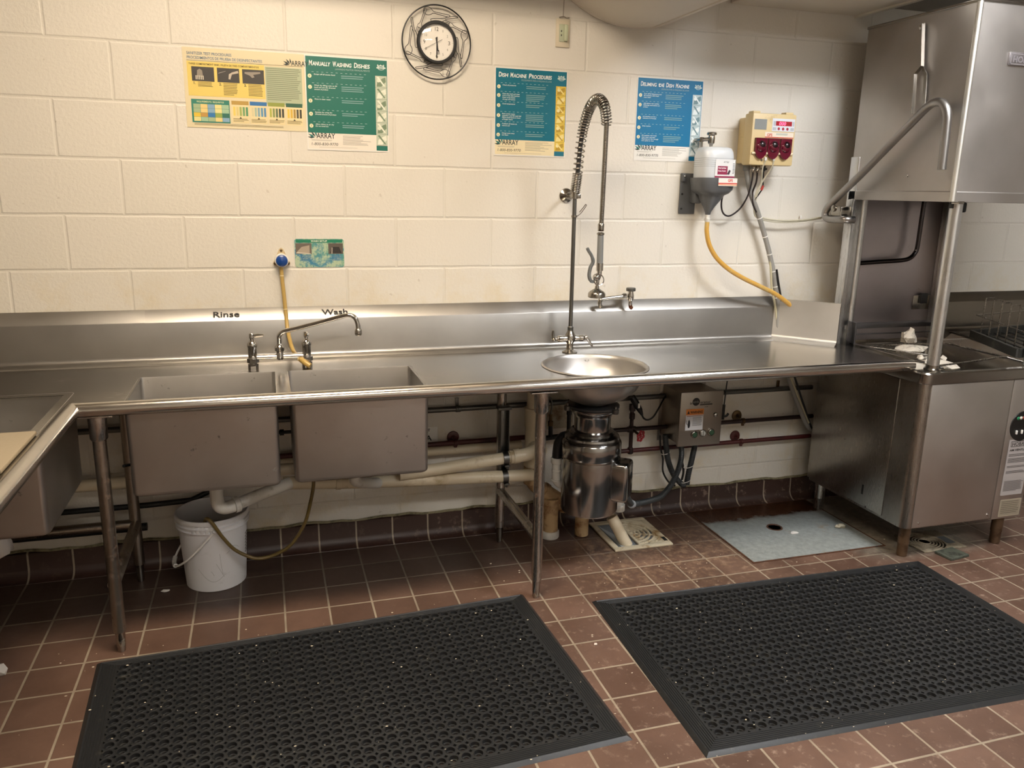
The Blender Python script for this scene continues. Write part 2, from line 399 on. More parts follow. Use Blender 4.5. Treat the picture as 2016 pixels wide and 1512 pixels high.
# ================================================================== ROOM
RX0, RX1, RY0, RH = -3.2, 7.0, -5.2, 2.95
struct('floor', G().box(RX0-.1, RY0-.1, -.1, RX1+.1, .1, 0), FLOOR, 0)
struct('wall_back', G().box(RX0-.1, 0, 0, RX1+.1, .1, RH), WALL, 0)
struct('wall_left', G().box(RX0-.1, RY0, 0, RX0, 0, RH), WALL, 0)
struct('wall_right', G().box(RX1, RY0, 0, RX1+.1, 0, RH), WALL, 0)
struct('wall_front', G().box(RX0-.1, RY0-.1, 0, RX1+.1, RY0, RH), WALL, 0)
struct('ceiling', G().box(RX0-.1, RY0-.1, RH, RX1+.1, .1, RH+.1), CEIL, 0)
struct('trim_1', G().box(RX0, -.42, 2.44, 1.78, -.002, RH, .004), CEIL, 0)              # dropped soffit left of the duct
struct('trim_2', G().box(2.70, -.62, 2.352, 3.365, -.002, RH, .004), CEIL, 0)          # dropped soffit right of the duct
struct('trim_3', G().box(3.35, -.62, 2.343, 3.372, -.002, 2.353, .001), flat('#d9d3c6', .5), 0)
struct('trim_4', G().box(3.372, -.62, 2.40, RX1, -.002, RH, .003), flat('#8b867d', .6), 0)
# cove base tiles along the back wall
cv = [(0, 0, .112), (0, -.0125, .108), (0, -.016, .04)]+[(0, -.016-.043*(1-math.cos(a)), .045-.043*math.sin(a)) for a in [PI/2*i/6 for i in range(1, 7)]]+[(0, -.060, 0), (0, 0, 0)]
struct('baseboard_back', G().sweep(cv, (RX0, 0, 0), (RX1, 0, 0), True, caps=True), COVE)
struct('trim_5', G().tube(cr([(x, -.006, .115+.004*math.sin(x*17)+.003*math.sin(x*41)) for x in [RX0+.02+i*.06 for i in range(int((RX1-RX0)/.06))]], 2), .0065, 6), painted('grubby_caulk', '#8b8468', .6, '#5c563f', .5, 30))

# round duct
g = G(); g.shell([(.50, 0), (.50, 4.9)], (2.235, -.003, 2.72), (0, -1, 0), 72)
g.shell([(.488, 0), (.488, 4.9)], (2.235, -.003, 2.72), (0, -1, 0), 72); g.lathe([(.50, 0), (.503, .004), (.503, .012), (.50, .016)], (2.235, -.003, 2.72), (0, -1, 0), 72)
dt = thing('air_duct', 'large round white painted ventilation duct under the ceiling', 'duct', (2.235, -.05, 2.22))
part('duct_wall', g, DUCTM, dt)
sm = G()
for a in (-78,):
    ca, sa = math.cos(math.radians(a)), math.sin(math.radians(a)); tx, tz = -sa, ca
    pr = [(2.235+r*ca+q*tx, 0, 2.72+r*sa+q*tz) for r, q in ((.499, -.012), (.504, -.011), (.504, .011), (.499, .012))]
    sm.sweep(pr, (0, -.004, 0), (0, -4.9, 0), True, caps=True)
part('seam', sm, DUCTM, dt)
for y in (-1.5, -3.0): part('joint_band', G().shell([(.503, 0), (.508, .01), (.508, .03), (.503, .04)], (2.235, y, 2.72), (0, -1, 0), 72), DUCTM, dt)

for i, (x, y, sx, sy, col, rad, lab) in enumerate(LAMPS):
    t = thing('ceiling_light', lab, 'light', (x, y, RH))
    fr = G()
    for (a0, b0, a1, b1) in ((-1, -1, 1, -.93), (-1, .93, 1, 1), (-1, -.93, -.965, .93), (.965, -.93, 1, .93)):
        fr.box(x+a0*sx/2, y+b0*sy/2, RH-.05, x+a1*sx/2, y+b1*sy/2, RH, .002)
    part('frame', fr, WHT, t)
    m, n, l, b = new_mat('lamp_diffuser_%d' % i); n.remove(b); e = n.new('ShaderNodeEmission'); e.inputs[0].default_value = (*col, 1); e.inputs[1].default_value = rad
    l.new(e.outputs[0], n['Material Output'].inputs[0])
    part('diffuser', G().box(x-sx*.482, y-sy*.465, RH-.035, x+sx*.482, y+sy*.465, RH-.015), m, t, smooth=0)

AX0 = -.70
# ================================================================== STAINLESS SINK COUNTER (L shaped)
CX1 = 3.275; WZ = .862; YB = -.060; YF = -.668
sk = thing('sink_counter', 'long L shaped stainless steel three compartment sink counter with rolled front rim and high backsplash', 'sink counter', (1.6, -.35, 0))
BAS = [(.250, .710), (.758, 1.215)]; BY0, BY1 = -.640, -.288
BCX, BCY, BR = 1.945, -.442, .205
LX = .078                                                           # inner edge of left arm surface
g = G()
def pl(x0, x1, y0, y1): g.box(x0, y0, WZ-.002, x1, y1, WZ)
xs = [AX0, LX, .250, .710, .758, 1.215, 1.73, 2.16, 3.30]
for i in range(len(xs)-1):
    a, b = xs[i], xs[i+1]
    yb = -.09
    if i == 0: continue
    if (a, b) in BAS: pl(a, b, YF, BY0); pl(a, b, BY0, BY1) if 0 else None; pl(a, b, BY1, yb)
    elif a == 1.73:
        N = 48; ys0, ys1 = YF, yb
        ring = [(BCX+BR*math.cos(2*PI*k/N), BCY+BR*math.sin(2*PI*k/N), WZ) for k in range(N)]
        sq = []
        for k in range(N):
            dx, dy = math.cos(2*PI*k/N), math.sin(2*PI*k/N)
            t = min((((b if dx > 0 else a)-BCX)/dx) if abs(dx) > 1e-6 else 9, (((ys1 if dy > 0 else ys0)-BCY)/dy) if abs(dy) > 1e-6 else 9)
            sq.append((BCX+dx*t, BCY+dy*t, WZ))
        lo = [(p[0], p[1], WZ-.002) for p in ring+sq]; M2 = 2*N
        g.add(ring+sq+lo, [(k, N+k, N+(k+1) % N, (k+1) % N) for k in range(N)]+[(M2+(k+1) % N, M2+N+(k+1) % N, M2+N+k, M2+k) for k in range(N)]+[(k, (k+1) % N, M2+(k+1) % N, M2+k) for k in range(N)])
        for cx_ in (a, b):
            for cy_ in (ys0, ys1):
                k = min(range(N), key=lambda q: math.atan2(abs(math.sin(math.atan2(cy_-BCY, cx_-BCX)-2*PI*q/N)), math.cos(math.atan2(cy_-BCY, cx_-BCX)-2*PI*q/N)))
                kk = sorted([(abs(sq[q][0]-cx_)+abs(sq[q][1]-cy_), q) for q in range(N)])[:6]
                e1 = [q for _, q in kk if abs(sq[q][0]-cx_) < 1e-4]; e2 = [q for _, q in kk if abs(sq[q][1]-cy_) < 1e-4]
                if e1 and e2: g.prism([sq[e1[0]], (cx_, cy_, WZ), sq[e2[0]]], (0, 0, -1), .002)
    else: pl(a, b, YF, yb)
# left arm round the third basin
CXA, CYA0, CYA1 = (-.36, .045), -.945, -.500
pl(AX0, LX, -2.3, CYA0); pl(AX0, CXA[0], CYA0, YF); pl(CXA[1], LX, CYA0, YF)
# the third basin reaches up into the corner, so cut the corner square around it
pl(AX0, LX, CYA1, -.09); pl(AX0, CXA[0], YF, CYA1); pl(CXA[1], LX, YF, CYA1)
part('worktop', g, ST, sk)

# backsplash profile (y,z)
def splash_prof(yf):
    p = [(0, -.0015, 1.063), (0, -.004, 1.065), (0, -.006, 1.063), (0, yf+.002, 1.022), (0, yf, 1.018), (0, yf, .888)]
    p += [(0, yf-.018*(1-math.cos(a)), .888-.018*math.sin(a)) for a in [PI/2*k/5 for k in range(1, 6)]]
    p += [(0, yf-.036, .869), (0, yf-.045, .864), (0, yf-.047, WZ)]
    return p
g = G(); g.sweep(splash_prof(-.045), (.245, 0, 0), (3.05, 0, 0)); g.solid(.0016); part('backsplash', g, ST_SPL, sk)
g = G(); g.sweep(splash_prof(-.0415), (AX0, 0, 0), (.2445, 0, 0)); g.solid(.0016); part('backsplash', g, ST_SPL, sk)
# end splash set at an angle beside the machine
d = Vector((.165, -.19, 0)).normalized()
p0 = Vector((3.040, -.047, 0)); p1 = p0+d*.30; nrm = Vector((d.y, -d.x, 0))*1.0
if nrm.y > 0: nrm = -nrm
pr = [(0, 0, 1.06), (0, 0, .888)]+[tuple(nrm*.018*(1-math.cos(a))+Vector((0, 0, .888-.018*math.sin(a)))) for a in [PI/2*k/5 for k in range(1, 6)]]+[tuple(nrm*.036+Vector((0, 0, .869))), tuple(nrm*.046+Vector((0, 0, WZ)))]
g = G(); g.sweep(pr, p0, p1); g.sweep([(0, 0, 1.06), tuple(-nrm*.012+Vector((0, 0, 1.06))), tuple(-nrm*.012+Vector((0, 0, 1.045)))], p0, p1); g.solid(.0016)
part('side_splash', g, steel('side_splash_steel', '#d4d2ce', .5), sk)
# rolled rim
def rim_prof():
    p = [(-.030, .0), (-.024, .012)]
    pts = []
    for k in range(0, 17):
        a = math.radians(128-k*21); pts.append((math.cos(a)*.0295, math.sin(a)*.0295))
    return pts
RC = (-.6985, .8590); RR = .0228
def rimy(a): return None
g = G(); N = 22; prof = [(0, YF, WZ), (0, YF-.006, WZ+.006)]
for k in range(N):
    a = math.radians(52-k*(300/(N-1))+0); y = RC[0]+math.cos(a)*.0295; z = RC[1]+math.sin(a)*.0295; prof.append((0, y, z))
prof = [(0, YF+.002, WZ), (0, YF-.004, WZ+.007)]+[(0, RC[0]+math.cos(math.radians(t))*RR, RC[1]+math.sin(math.radians(t))*RR) for t in range(62, 345, 13)]
XR = .109
g.sweep(prof, (XR, 0, 0), (CX1+.005, 0, 0)); g.lathe([(.0001, 0), (.015, 0), (RR-.001, -.003)], (CX1+.008, RC[0], RC[1]), (1, 0, 0), 24)
g.solid(.0015); part('rolled_rim', g, RIM, sk)
# mitred arm rim: same section running towards the room
xr = XR-.0005
profx = [(LX-.002, 0, WZ), (LX+.004, 0, WZ+.007)]+[(xr-math.cos(math.radians(t))*RR, 0, RC[1]+math.sin(math.radians(t))*RR) for t in range(62, 345, 13)]
g = G(); g.sweep(profx, (0, -.690, 0), (0, -2.3, 0)); g.solid(.0015); part('rolled_rim', g, RIM, sk)
g = G(); g.sphere((XR, RC[0], RC[1]), RR+.0006); part('mitre_weld', g, RIM, sk)

# basins (tapered, rounded corners)
def basin(x0, x1, y0, y1, zb, nm='basin'):
    def loop(ins, z, r):
        a0, a1, b0, b1 = x0+ins, x1-ins, y0+ins, y1-ins; o = []
        for (cx_, cy_, st) in ((a1-r, b1-r, 0), (a0+r, b1-r, 90), (a0+r, b0+r, 180), (a1-r, b0+r, 270)):
            for k in range(6): t = math.radians(st+90*k/5); o.append((cx_+r*math.cos(t), cy_+r*math.sin(t), z))
        return o
    lev = [(.0, WZ+.0005, .014), (.001, WZ-.006, .014), (.003, zb+.014, .014)]+[(.003+.014*(1-math.cos(a)), zb+.014-.014*math.sin(a), .014+.004*math.sin(a)) for a in [PI/2*k/4 for k in range(1, 5)]]
    L = [loop(*q) for q in lev]; n = len(L[0]); vs = [p for l_ in L for p in l_]
    fs = [(i*n+k, i*n+(k+1) % n, (i+1)*n+(k+1) % n, (i+1)*n+k) for i in range(len(L)-1) for k in range(n)]
    fs.append(tuple((len(L)-1)*n+k for k in range(n)))
    g = G().add(vs, fs); g.solid(-.0018)
    o = part(nm, g, ST_BAS, sk, smooth=50)
    cx_, cy_ = (x0+x1)/2, (y0+y1)/2
    part('drain_strainer', G().lathe([(.045, .001), (.043, .006), (.03, .004), (.012, .003), (.0001, .003)], (cx_, cy_, zb), (0, 0, 1), 28).lathe([(.028, -.04), (.03, -.035), (.03, 0), (.028, .002)], (cx_, cy_, zb), (0, 0, 1), 24), CHR_W, o)
    return o
ZB = .545
basin(.244, .712, -.650, -.288, ZB-.004); basin(.757, 1.224, -.650, -.288, ZB-.002); basin(-.36, .070, -.935, -.470, .553)
# prewash bowl
pf = [(BR+.012, .864-WZ), (BR+.006, .006), (BR, .001), (BR-.004, -.012), (BR-.012, -.045), (BR-.035, -.085), (BR-.075, -.120), (BR-.12, -.142), (.062, -.150), (.058, -.154), (.056, -.175)]
g = G(); g.shell(pf, (BCX, BCY, WZ), (0, 0, 1), 56); g.solid(.0016); part('prewash_bowl', g, ST_BAS, sk, smooth=45)

def leg(x, y, zt, matl, par=None, foot=True):
    g = G(); g.lathe([(.0195, .075), (.0205, .085), (.0205, zt)], (x, y, 0), (0, 0, 1), 24)
    o = part('leg', g, matl, par or sk)
    part('socket', G().lathe([(.0215, zt-.085), (.0265, zt-.078), (.0275, zt-.01), (.0275, zt)], (x, y, 0), (0, 0, 1), 24).box(x-.05, y-.035, zt-.004, x+.05, y+.035, zt+.001, .001), ST_LEG, o)
    part('foot', G().lathe([(.0001, 0), (.012, .001), (.0135, .01), (.0155, .05), (.0165, .076), (.0185, .08), (.0185, .088)], (x, y, 0), (0, 0, 1), 20), CHR_W, o)
    return o
leg(1.640, -.672, .832, ST_LEG); leg(.166, -.655, .832, ST_RUST); leg(1.643, -.150, .856, ST_LEG); leg(.160, -.140, .856, ST_RUST)
for x in (1.6415, .163):
    part('crossbar', G().tube([(x, -.15, .247), (x, -.66, .247)], .0195, 20), ST_LEG if x > 1 else ST_RUST, sk)
part('crossbar', G().tube([(AX0+.05, -.15, .247), (.16, -.15, .247)], .0195, 20), ST_RUST, sk)
# channel stiffener bracket hanging on the rear leg (holds waste pipes)
g = G(); g.box(1.625, -.205, .325, 1.629, -.172, .640, .001).box(1.661, -.205, .325, 1.665, -.172, .640, .001).box(1.625, -.172, .325, 1.665, -.169, .640, .001).box(1.612, -.21, .630, 1.672, -.165, .642, .003)
part('pipe_bracket', g, GALV, sk)
# lettering on the splash return
sl = Vector((0, -.041, -.041)).normalized()*-1
for tx, x, w in (('Rinse', .491, .098), ('Wash', .907, .104)):
    g = G(); put_text(g, tx, (x, -.0335, 1.0325), (1, 0, 0), (0, .670, .743), .0255, w, 0, .018)
    g.v = [(a, b-.0022, c+.0020) for a, b, c in g.v]
    part('lettering', g, BLK, sk, '"%s" in black letters on the backsplash top' % tx, smooth=0)

# ------------------------------------------------------------------ bridge faucet
def hexnut(g, x, y, z0, z1, r, m=0): g.prism([(x+r*math.cos(PI/3*k), y+r*math.sin(PI/3*k), z0) for k in range(6)], (0, 0, 1), z1-z0, m)
ft = thing('sink_faucet', 'chrome two handle bridge faucet with long swing spout behind the rinse and wash basins', 'faucet', (.732, -.222, WZ))
for i, x in enumerate((.634, .833)):
    g = G(); y = -.222; hexnut(g, x, y, WZ, WZ+.020, .019); g.lathe([(.015, .018), (.015, .026)], (x, y, WZ)); hexnut(g, x, y, WZ+.024, WZ+.040, .022)
    g.lathe([(.018, .038), (.0165, .046), (.0165, .082), (.0185, .086), (.0185, .094), (.016, .100), (.010, .107), (.0075, .110)], (x, y, WZ), (0, 0, 1), 24)
    o = part('valve_body', g, CHR, ft)
    g = G(); g.lathe([(.007, .106), (.007, .116), (.0095, .118), (.0095, .134), (.0075, .137), (.0001, .1375)], (x, y, WZ), (0, 0, 1), 16)
    e = Vector((.042, -.010, .006)) if i == 0 else Vector((.006, -.040, .010))
    g.tube([Vector((x, y, WZ+.124)), Vector((x, y, WZ+.126))+e*.5, Vector((x, y, WZ+.124))+e], [.006, .0075, .0045], 10)
    part('lever_handle', g, CHR, o)
g = G(); g.tube([(.634, -.222, .906), (.833, -.222, .906)], .0100, 16); g.lathe([(.011, -.012), (.0155, -.006), (.0155, .006), (.0125, .012), (.0125, .018), (.0185, .022), (.0185, .036), (.013, .042), (.0095, .050)], (.733, -.222, .906), (0, 0, 1), 20)
part('bridge', g, CHR, ft)
g = G(); g.tube(cr([(.733, -.222, .945), (.733, -.222, .970), (.7345, -.223, .988), (.750, -.229, 1.003), (.790, -.242, 1.014), (.865, -.262, 1.035), (.960, -.292, 1.064), (.990, -.302, 1.070), (1.010, -.306, 1.062), (1.020, -.309, 1.040), (1.022, -.31, 1.018)], 8), .0088, 14)
sp = part('spout', g, CHR, ft)
part('aerator', G().lathe([(.0088, .022), (.0125, .018), (.0135, .012), (.0135, 0), (.011, -.004), (.0001, -.004)], (1.022, -.31, .998), (0, 0, 1), 20), CHR_W, sp)

# ------------------------------------------------------------------ pre-rinse spray faucet
pt = thing('pre_rinse_faucet', 'tall chrome pre-rinse spray faucet with coiled spring hose standing behind the round bowl', 'faucet', (1.943, -.163, WZ))
x, y = 1.943, -.163
g = G(); g.lathe([(.033, 0), (.033, .004), (.026, .007), (.017, .012), (.0145, .03), (.0145, .04), (.022, .052), (.025, .064), (.021, .078), (.0135, .092), (.0125, .098)], (x, y, WZ), (0, 0, 1), 24)
for sx in (-1, 1):
    g.lathe([(.0155, .012), (.0125, .03), (.0125, .040), (.0145, .042), (.0145, .056), (.010, .060), (.0075, .066), (.0075, .074)], (x, y, .924), (sx, -.12, 0), 18)
part('base_body', g, CHR_W, pt)
part('lever_handle', G().tube([(1.866, -.172, .920), (1.861, -.176, .930)], .009, 12).tube([(1.862, -.174, .918), (1.860, -.174, .945), (1.858, -.178, .964)], [.006, .0065, .004], 10, ry=(0, 1, 0)), CHR_W, pt)
part('lever_handle', G().tube([(2.010, -.172, .925), (2.018, -.174, .928)], .009, 12).tube([(2.012, -.173, .930), (2.025, -.178, .912), (2.040, -.185, .888)], [.006, .0065, .004], 10), CHR_W, pt)
part('riser_pipe', G().tube([(x, y, .955), (1.9405, y, 1.52)], .0085, 16).lathe([(.0095, 0), (.0125, .004), (.0125, .018), (.0095, .022)], (x, y, .955), (0, 0, 1), 16), GALV, pt)
g = G(); g.tube([(1.9405, -.163, 1.524), (1.962, -.006, 1.524)], .0065, 12); g.lathe([(.031, 0), (.030, .004), (.017, .012), (.010, .02), (.010, .026)], (1.963, -.001, 1.524), (0, -1, 0), 28); g.lathe([(.011, .05), (.011, .075)], (1.963, -.001, 1.524), (-.13, -1, 0), 6)
part('wall_bracket', g, CHR_W, pt)
g = G(); g.lathe([(.0135, -.012), (.0135, .014)], (1.9405, y, 1.524), (0, 0, 1), 18); g.box(1.945, -.178, 1.514, 1.962, -.160, 1.532, .002)
part('clamp', g, CHR_W, pt)
g = G(); g.lathe([(.0125, -.004), (.0125, .005)], (1.941, y, 1.440), (0, 0, 1), 16)
g.tube(cr([(1.949, -.168, 1.440), (1.963, -.176, 1.452), (1.978, -.182, 1.474), (1.984, -.186, 1.486), (1.980, -.188, 1.490), (1.972, -.184, 1.478), (1.958, -.177, 1.458)], 5), .0018, 8)
part('hose_hook', g, CHR_W, pt)
path = [(1.941, -.163, 1.535), (1.9445, -.165, 1.575), (1.947, -.17, 1.625), (1.948, -.177, 1.68), (1.949, -.187, 1.737), (1.950, -.208, 1.797), (1.9515, -.245, 1.850), (1.953, -.292, 1.882), (1.956, -.340, 1.888), (1.961, -.380, 1.862), (1.965, -.396, 1.820), (1.966, -.400, 1.790)]
P = cr(path, 16)
part('inner_hose', G().tube(P, .0095, 12), flat('#3c3b3a', .4), pt)
# helical spring along P
def helix(P, r, pitchf, wire, seg=14):
    L = [0]
    for a, b in zip(P, P[1:]): L.append(L[-1]+(b-a).length)
    T = L[-1]; out = []; s_ = 0; ang = 0; u = Vector((1, 0, 0))
    while s_ < T:
        i = max(j for j in range(len(L)) if L[j] <= s_); i = min(i, len(P)-2); f = (s_-L[i])/max(L[i+1]-L[i], 1e-9)
        p = P[i].lerp(P[i+1], f); t = (P[i+1]-P[i]).normalized(); u = (u-t*u.dot(t)).normalized(); w = t.cross(u)
        out.append(p+(u*math.cos(ang)+w*math.sin(ang))*r)
        ds = pitchf(s_/T)/seg; s_ += ds; ang += 2*PI/seg
    return out
def pf_(q): return .0068 if q < .14 else (.021 if q < .40 else (.0125 if q < .62 else (.0075 if q < .86 else .0105)))
part('coil_spring', G().tube(helix(P, .0195, pf_, .002), .0025, 6), CHR_W, pt, smooth=60)
g = G(); hp = [(1.966, -.400, 1.80), (1.9645, -.4, 1.60), (1.963, -.4, 1.43), (1.9625, -.4, 1.395)]
g.tube(hp, .0090, 14)
for k in range(90): g.lathe([(.0092, 0), (.0101, .0012), (.0092, .0024)], (1.966-.0035*k/90, -.4, 1.795-k*.0044), (0, 0, 1), 12)
part('flexible_hose', g, CHR_W, pt)
g = G(); g.lathe([(.0115, 0), (.0125, .003), (.0125, .026), (.0105, .030)], (1.962, -.4, 1.392), (0, 0, 1), 18); g.lathe([(.0105, -.012), (.015, -.009), (.015, -.004), (.0105, 0)], (1.962, -.4, 1.388), (0, 0, 1), 18)
part('hose_coupling', g, CHR_W, pt)
part('grip', G().tube([(1.962, -.4, 1.377), (1.964, -.4, 1.262)], [.0122, .0128], 20), flat('#787a7a', .45), pt)
g = G(); g.tube([(1.964, -.4, 1.268), (1.9645, -.4, 1.238)], .0142, 20); g.tube(cr([(1.964, -.4, 1.24), (1.963, -.402, 1.222), (1.955, -.406, 1.206)], 5), .010, 14); g.tube([(1.957, -.404, 1.215), (1.9545, -.405, 1.165)], .0075, 12); g.sphere((1.950, -.405, 1.213), .015)
part('valve_body', g, CHR, pt)
g = G(); rr = [(1.951+.021*math.cos(a), -.428+.004*math.sin(a), 1.205+.021*math.sin(a)) for a in [2*PI*k/28 for k in range(29)]]; g.tube(rr, .0022, 8)
part('retaining_ring', g, CHR, pt)
g = G(); g.tube(cr([(1.938, -.410, 1.196), (1.923, -.414, 1.200), (1.914, -.415, 1.222), (1.918, -.416, 1.252), (1.927, -.418, 1.275), (1.920, -.418, 1.298), (1.906, -.418, 1.318), (1.900, -.418, 1.330)], 6), [.0065]*8+[.0075]*20+[.0065]*14+[.003], 10)
part('squeeze_lever', g, flat('#7d8182', .35, .6), pt)
g = G(); g.lathe([(.008, .028), (.009, .018), (.026, .008), (.033, .002), (.035, -.004), (.035, -.016), (.032, -.018), (.0001, -.017)], (1.9545, -.405, 1.150), (0, 0, 1), 28)
part('spray_head', g, CHR_W, pt)

# wall mounted vacuum breaker with stub pipe
vt = thing('vacuum_breaker', 'small tarnished chrome vacuum breaker with stub pipe mounted above the backsplash beside the spray head', 'valve', (2.19, -.01, 1.07))
g = G(); g.tube([(2.122, -.072, 1.078), (2.240, -.074, 1.090)], .0085, 14); g.tube(cr([(2.126, -.072, 1.078), (2.116, -.072, 1.074), (2.115, -.071, 1.056), (2.121, -.07, 1.044)], 4), .0095, 12); g.lathe([(.0115, 0), (.0115, .018)], (2.222, -.0735, 1.0885), (1, 0, .1), 6)
part('stub_pipe', g, CHR_W, vt)
g = G(); g.lathe([(.008, -.054), (.0095, -.048), (.009, -.036), (.0145, -.028), (.0155, -.008), (.0125, .004), (.0125, .012)], (2.262, -.074, 1.102), (0, 0, 1), 20); g.tube([(2.262, -.074, 1.088), (2.262, -.004, 1.088)], .0075, 12)
part('valve_body', g, CHR, vt)
part('cap', G().lathe([(.020, .010), (.0215, .012), (.0215, .022), (.019, .025), (.0001, .026)], (2.262, -.074, 1.102), (0, 0, 1), 24), GALV, vt)
part('copper_elbow', G().tube(cr([(2.264, -.074, 1.052), (2.265, -.074, 1.04), (2.272, -.074, 1.034)], 4), .0085, 12), flat('#6b3f2a', .4, .7), vt)

# ================================================================== GARBAGE DISPOSER
dp = thing('garbage_disposer', 'round polished steel garbage disposer hanging under the round bowl', 'garbage disposer', (BCX, BCY, .245))
X, Y_ = BCX, BCY
part('motor_housing', G().lathe([(.0001, .245), (.10, .245), (.116, .249), (.119, .257), (.119, .478), (.1185, .480), (.1205, .484), (.1235, .490), (.1235, .545), (.119, .556), (.112, .561), (.114, .566), (.112, .574), (.100, .580), (.092, .583), (.094, .588), (.088, .596), (.068, .600)], (X, Y_, 0), (0, 0, 1), 64), DISP, dp)
part('neck', G().lathe([(.0745, .598), (.0745, .652), (.080, .664), (.092, .676), (.096, .682), (.096, .688), (.088, .692), (.060, .693)], (X, Y_, 0), (0, 0, 1), 56), DISP, dp)
g = G(); g.lathe([(.104, .693), (.107, .695), (.107, .703), (.098, .707), (.062, .708)], (X, Y_, 0), (0, 0, 1), 40)
part('mounting_gasket', g, RUB, dp)
for an in (60, 180, 300):
    a = math.radians(an); cx_, cy_ = X+.112*math.cos(a), Y_+.112*math.sin(a)
    part('mounting_bolt', G().lathe([(.012, -.012), (.014, -.008), (.014, .006), (.006, .008), (.006, .018)], (cx_, cy_, .695), (0, 0, 1), 12), GALV, dp)
part('seam_band', G().lathe([(.1195, .478), (.1222, .480), (.1222, .486), (.1195, .488)], (X, Y_, 0), (0, 0, 1), 64), CHR_W, dp)
# terminal box on the right front
ang = math.radians(-38); R2 = Matrix.Translation((X+.118*math.cos(ang), Y_+.118*math.sin(ang), .395)) @ Matrix.Rotation(ang, 4, 'Z')
g = G(); g.box(-.045, -.056, -.082, .052, .056, .082, .016, seg=3); g.rot(R2); part('terminal_box', g, DISP, dp)
g = G(); g.lathe([(.016, 0), (.014, .002), (.0001, .0022)], (.0525, .012, .02), (1, 0, 0), 20); g.rot(R2); part('knockout_plug', g, BLK, dp)
g = G(); g.lathe([(.014, 0), (.012, .003), (.0001, .0034)], (X+.123*math.cos(math.radians(-52)), Y_+.123*math.sin(math.radians(-52)), .523), (math.cos(math.radians(-52)), math.sin(math.radians(-52)), 0), 20)
part('reset_button', g, BLK, dp)
# black flex elbow from the disposer with white slip joint trap on its left
tr = thing('disposer_trap', 'white plastic trap with black rubber elbow left of the garbage disposer', 'pipe', (1.83, -.36, .33))
part('rubber_elbow', G().tube(cr([(1.853, -.385, .556), (1.842, -.375, .548), (1.830, -.365, .520), (1.826, -.362, .478), (1.826, -.362, .455)], 6), .0205, 18), flat('#101113', .35), tr)
g = G(); g.tube(cr([(1.826, -.362, .452), (1.826, -.362, .375), (1.832, -.362, .348), (1.850, -.364, .336), (1.868, -.368, .345), (1.872, -.369, .372)], 8), .0195, 18)
for k in (.352, .395): g.lathe([(.0196, 0), (.0215, .002), (.0215, .008), (.0196, .01)], (1.826, -.362, k), (0, 0, 1), 20)
part('trap_pipe', g, PVCW, tr)
part('slip_nut', G().lathe([(.024, .432), (.0265, .436), (.0265, .452), (.0235, .456)], (1.826, -.362, 0), (0, 0, 1), 12), PVCW, tr)
# disposer conduit looping to the switch box
t = thing('flexible_conduit', 'grey ribbed flexible conduit looping from the disposer up to the steel switch box', 'conduit', (2.3, -.3, .18))
P = cr([(2.100, -.485, .300), (2.126, -.470, .262), (2.158, -.440, .244), (2.215, -.405, .232), (2.290, -.345, .212), (2.370, -.290, .205), (2.450, -.230, .235), (2.510, -.180, .290), (2.535, -.150, .350), (2.528, -.135, .405), (2.512, -.125, .455)], 12)
part('conduit', G().tube(P, .0125, 14), FLEXM, t)
g = G(); L = 0; last = P[14]
for a, b in zip(P[14:], P[15:]):
    if (a-last).length > .0058: g.lathe([(.0124, -.0016), (.0137, 0), (.0124, .0016)], a, (b-a), 12); last = a
part('ribs', g, FLEXM, t)
q = P[13]; dv = (P[16]-P[13]).normalized()
part('gland_nut', G().lathe([(.0175, 0), (.0185, .002), (.0185, .012), (.0165, .014), (.0165, .020), (.014, .022)], q, dv, 10), flat('#8d9093', .45), t)

# other black conduits under the switch box
for nm, lab, r, pts in (
    ('black_conduit', 'black ribbed conduit dropping from the left underside of the steel switch box', .0135, [(2.478, -.085, .425), (2.486, -.088, .36), (2.505, -.09, .28), (2.535, -.10, .215), (2.575, -.105, .172), (2.592, -.105, .168)]),
    ('black_conduit', 'black ribbed conduit dropping from the right underside of the steel switch box', .0135, [(2.640, -.10, .425), (2.632, -.10, .36), (2.618, -.105, .29), (2.604, -.108, .22), (2.600, -.108, .170)]),
    ('black_cable', 'thin black cable hanging left of the black conduits under the switch box', .0045, [(2.455, -.075, .42), (2.462, -.076, .36), (2.478, -.076, .30), (2.484, -.076, .235), (2.515, -.08, .182), (2.55, -.085, .160)]),
    ('black_cable', 'thin black cable curving between the two black conduits under the switch box', .0055, [(2.618, -.075, .42), (2.598, -.078, .375), (2.570, -.08, .335), (2.578, -.082, .290), (2.590, -.085, .230), (2.580, -.09, .180)])):
    t = thing(nm, lab, 'conduit' if 'conduit' in nm else 'cable', pts[0]); P = cr(pts, 12); part('sheath', G().tube(P, r, 12), FLEXM if r > .01 else BLK, t)
    if r > .01:
        g = G(); last = P[0]
        for a, b in zip(P, P[1:]):
            if (a-last).length > .006: g.lathe([(r-.0002, -.0016), (r+.0011, 0), (r-.0002, .0016)], a, (b-a), 10); last = a
        part('ribs', g, FLEXM, t)
for lab, c, rx in (('white cable tie round the left black conduit', (2.487, -.085, .333), .021), ('white cable tie binding the conduits above the cove tiles', (2.604, -.106, .262), .024), ('white cable tie low on the conduit bundle at the cove tiles', (2.59, -.112, .190), .024)):
    solo('cable_tie', G().tube([(c[0]+rx*math.cos(a), c[1]+.016*math.sin(a), c[2]+.006*math.cos(a)) for a in [2*PI*k/20 for k in range(21)]], .0016, 6), WHT, lab, 'cable tie')

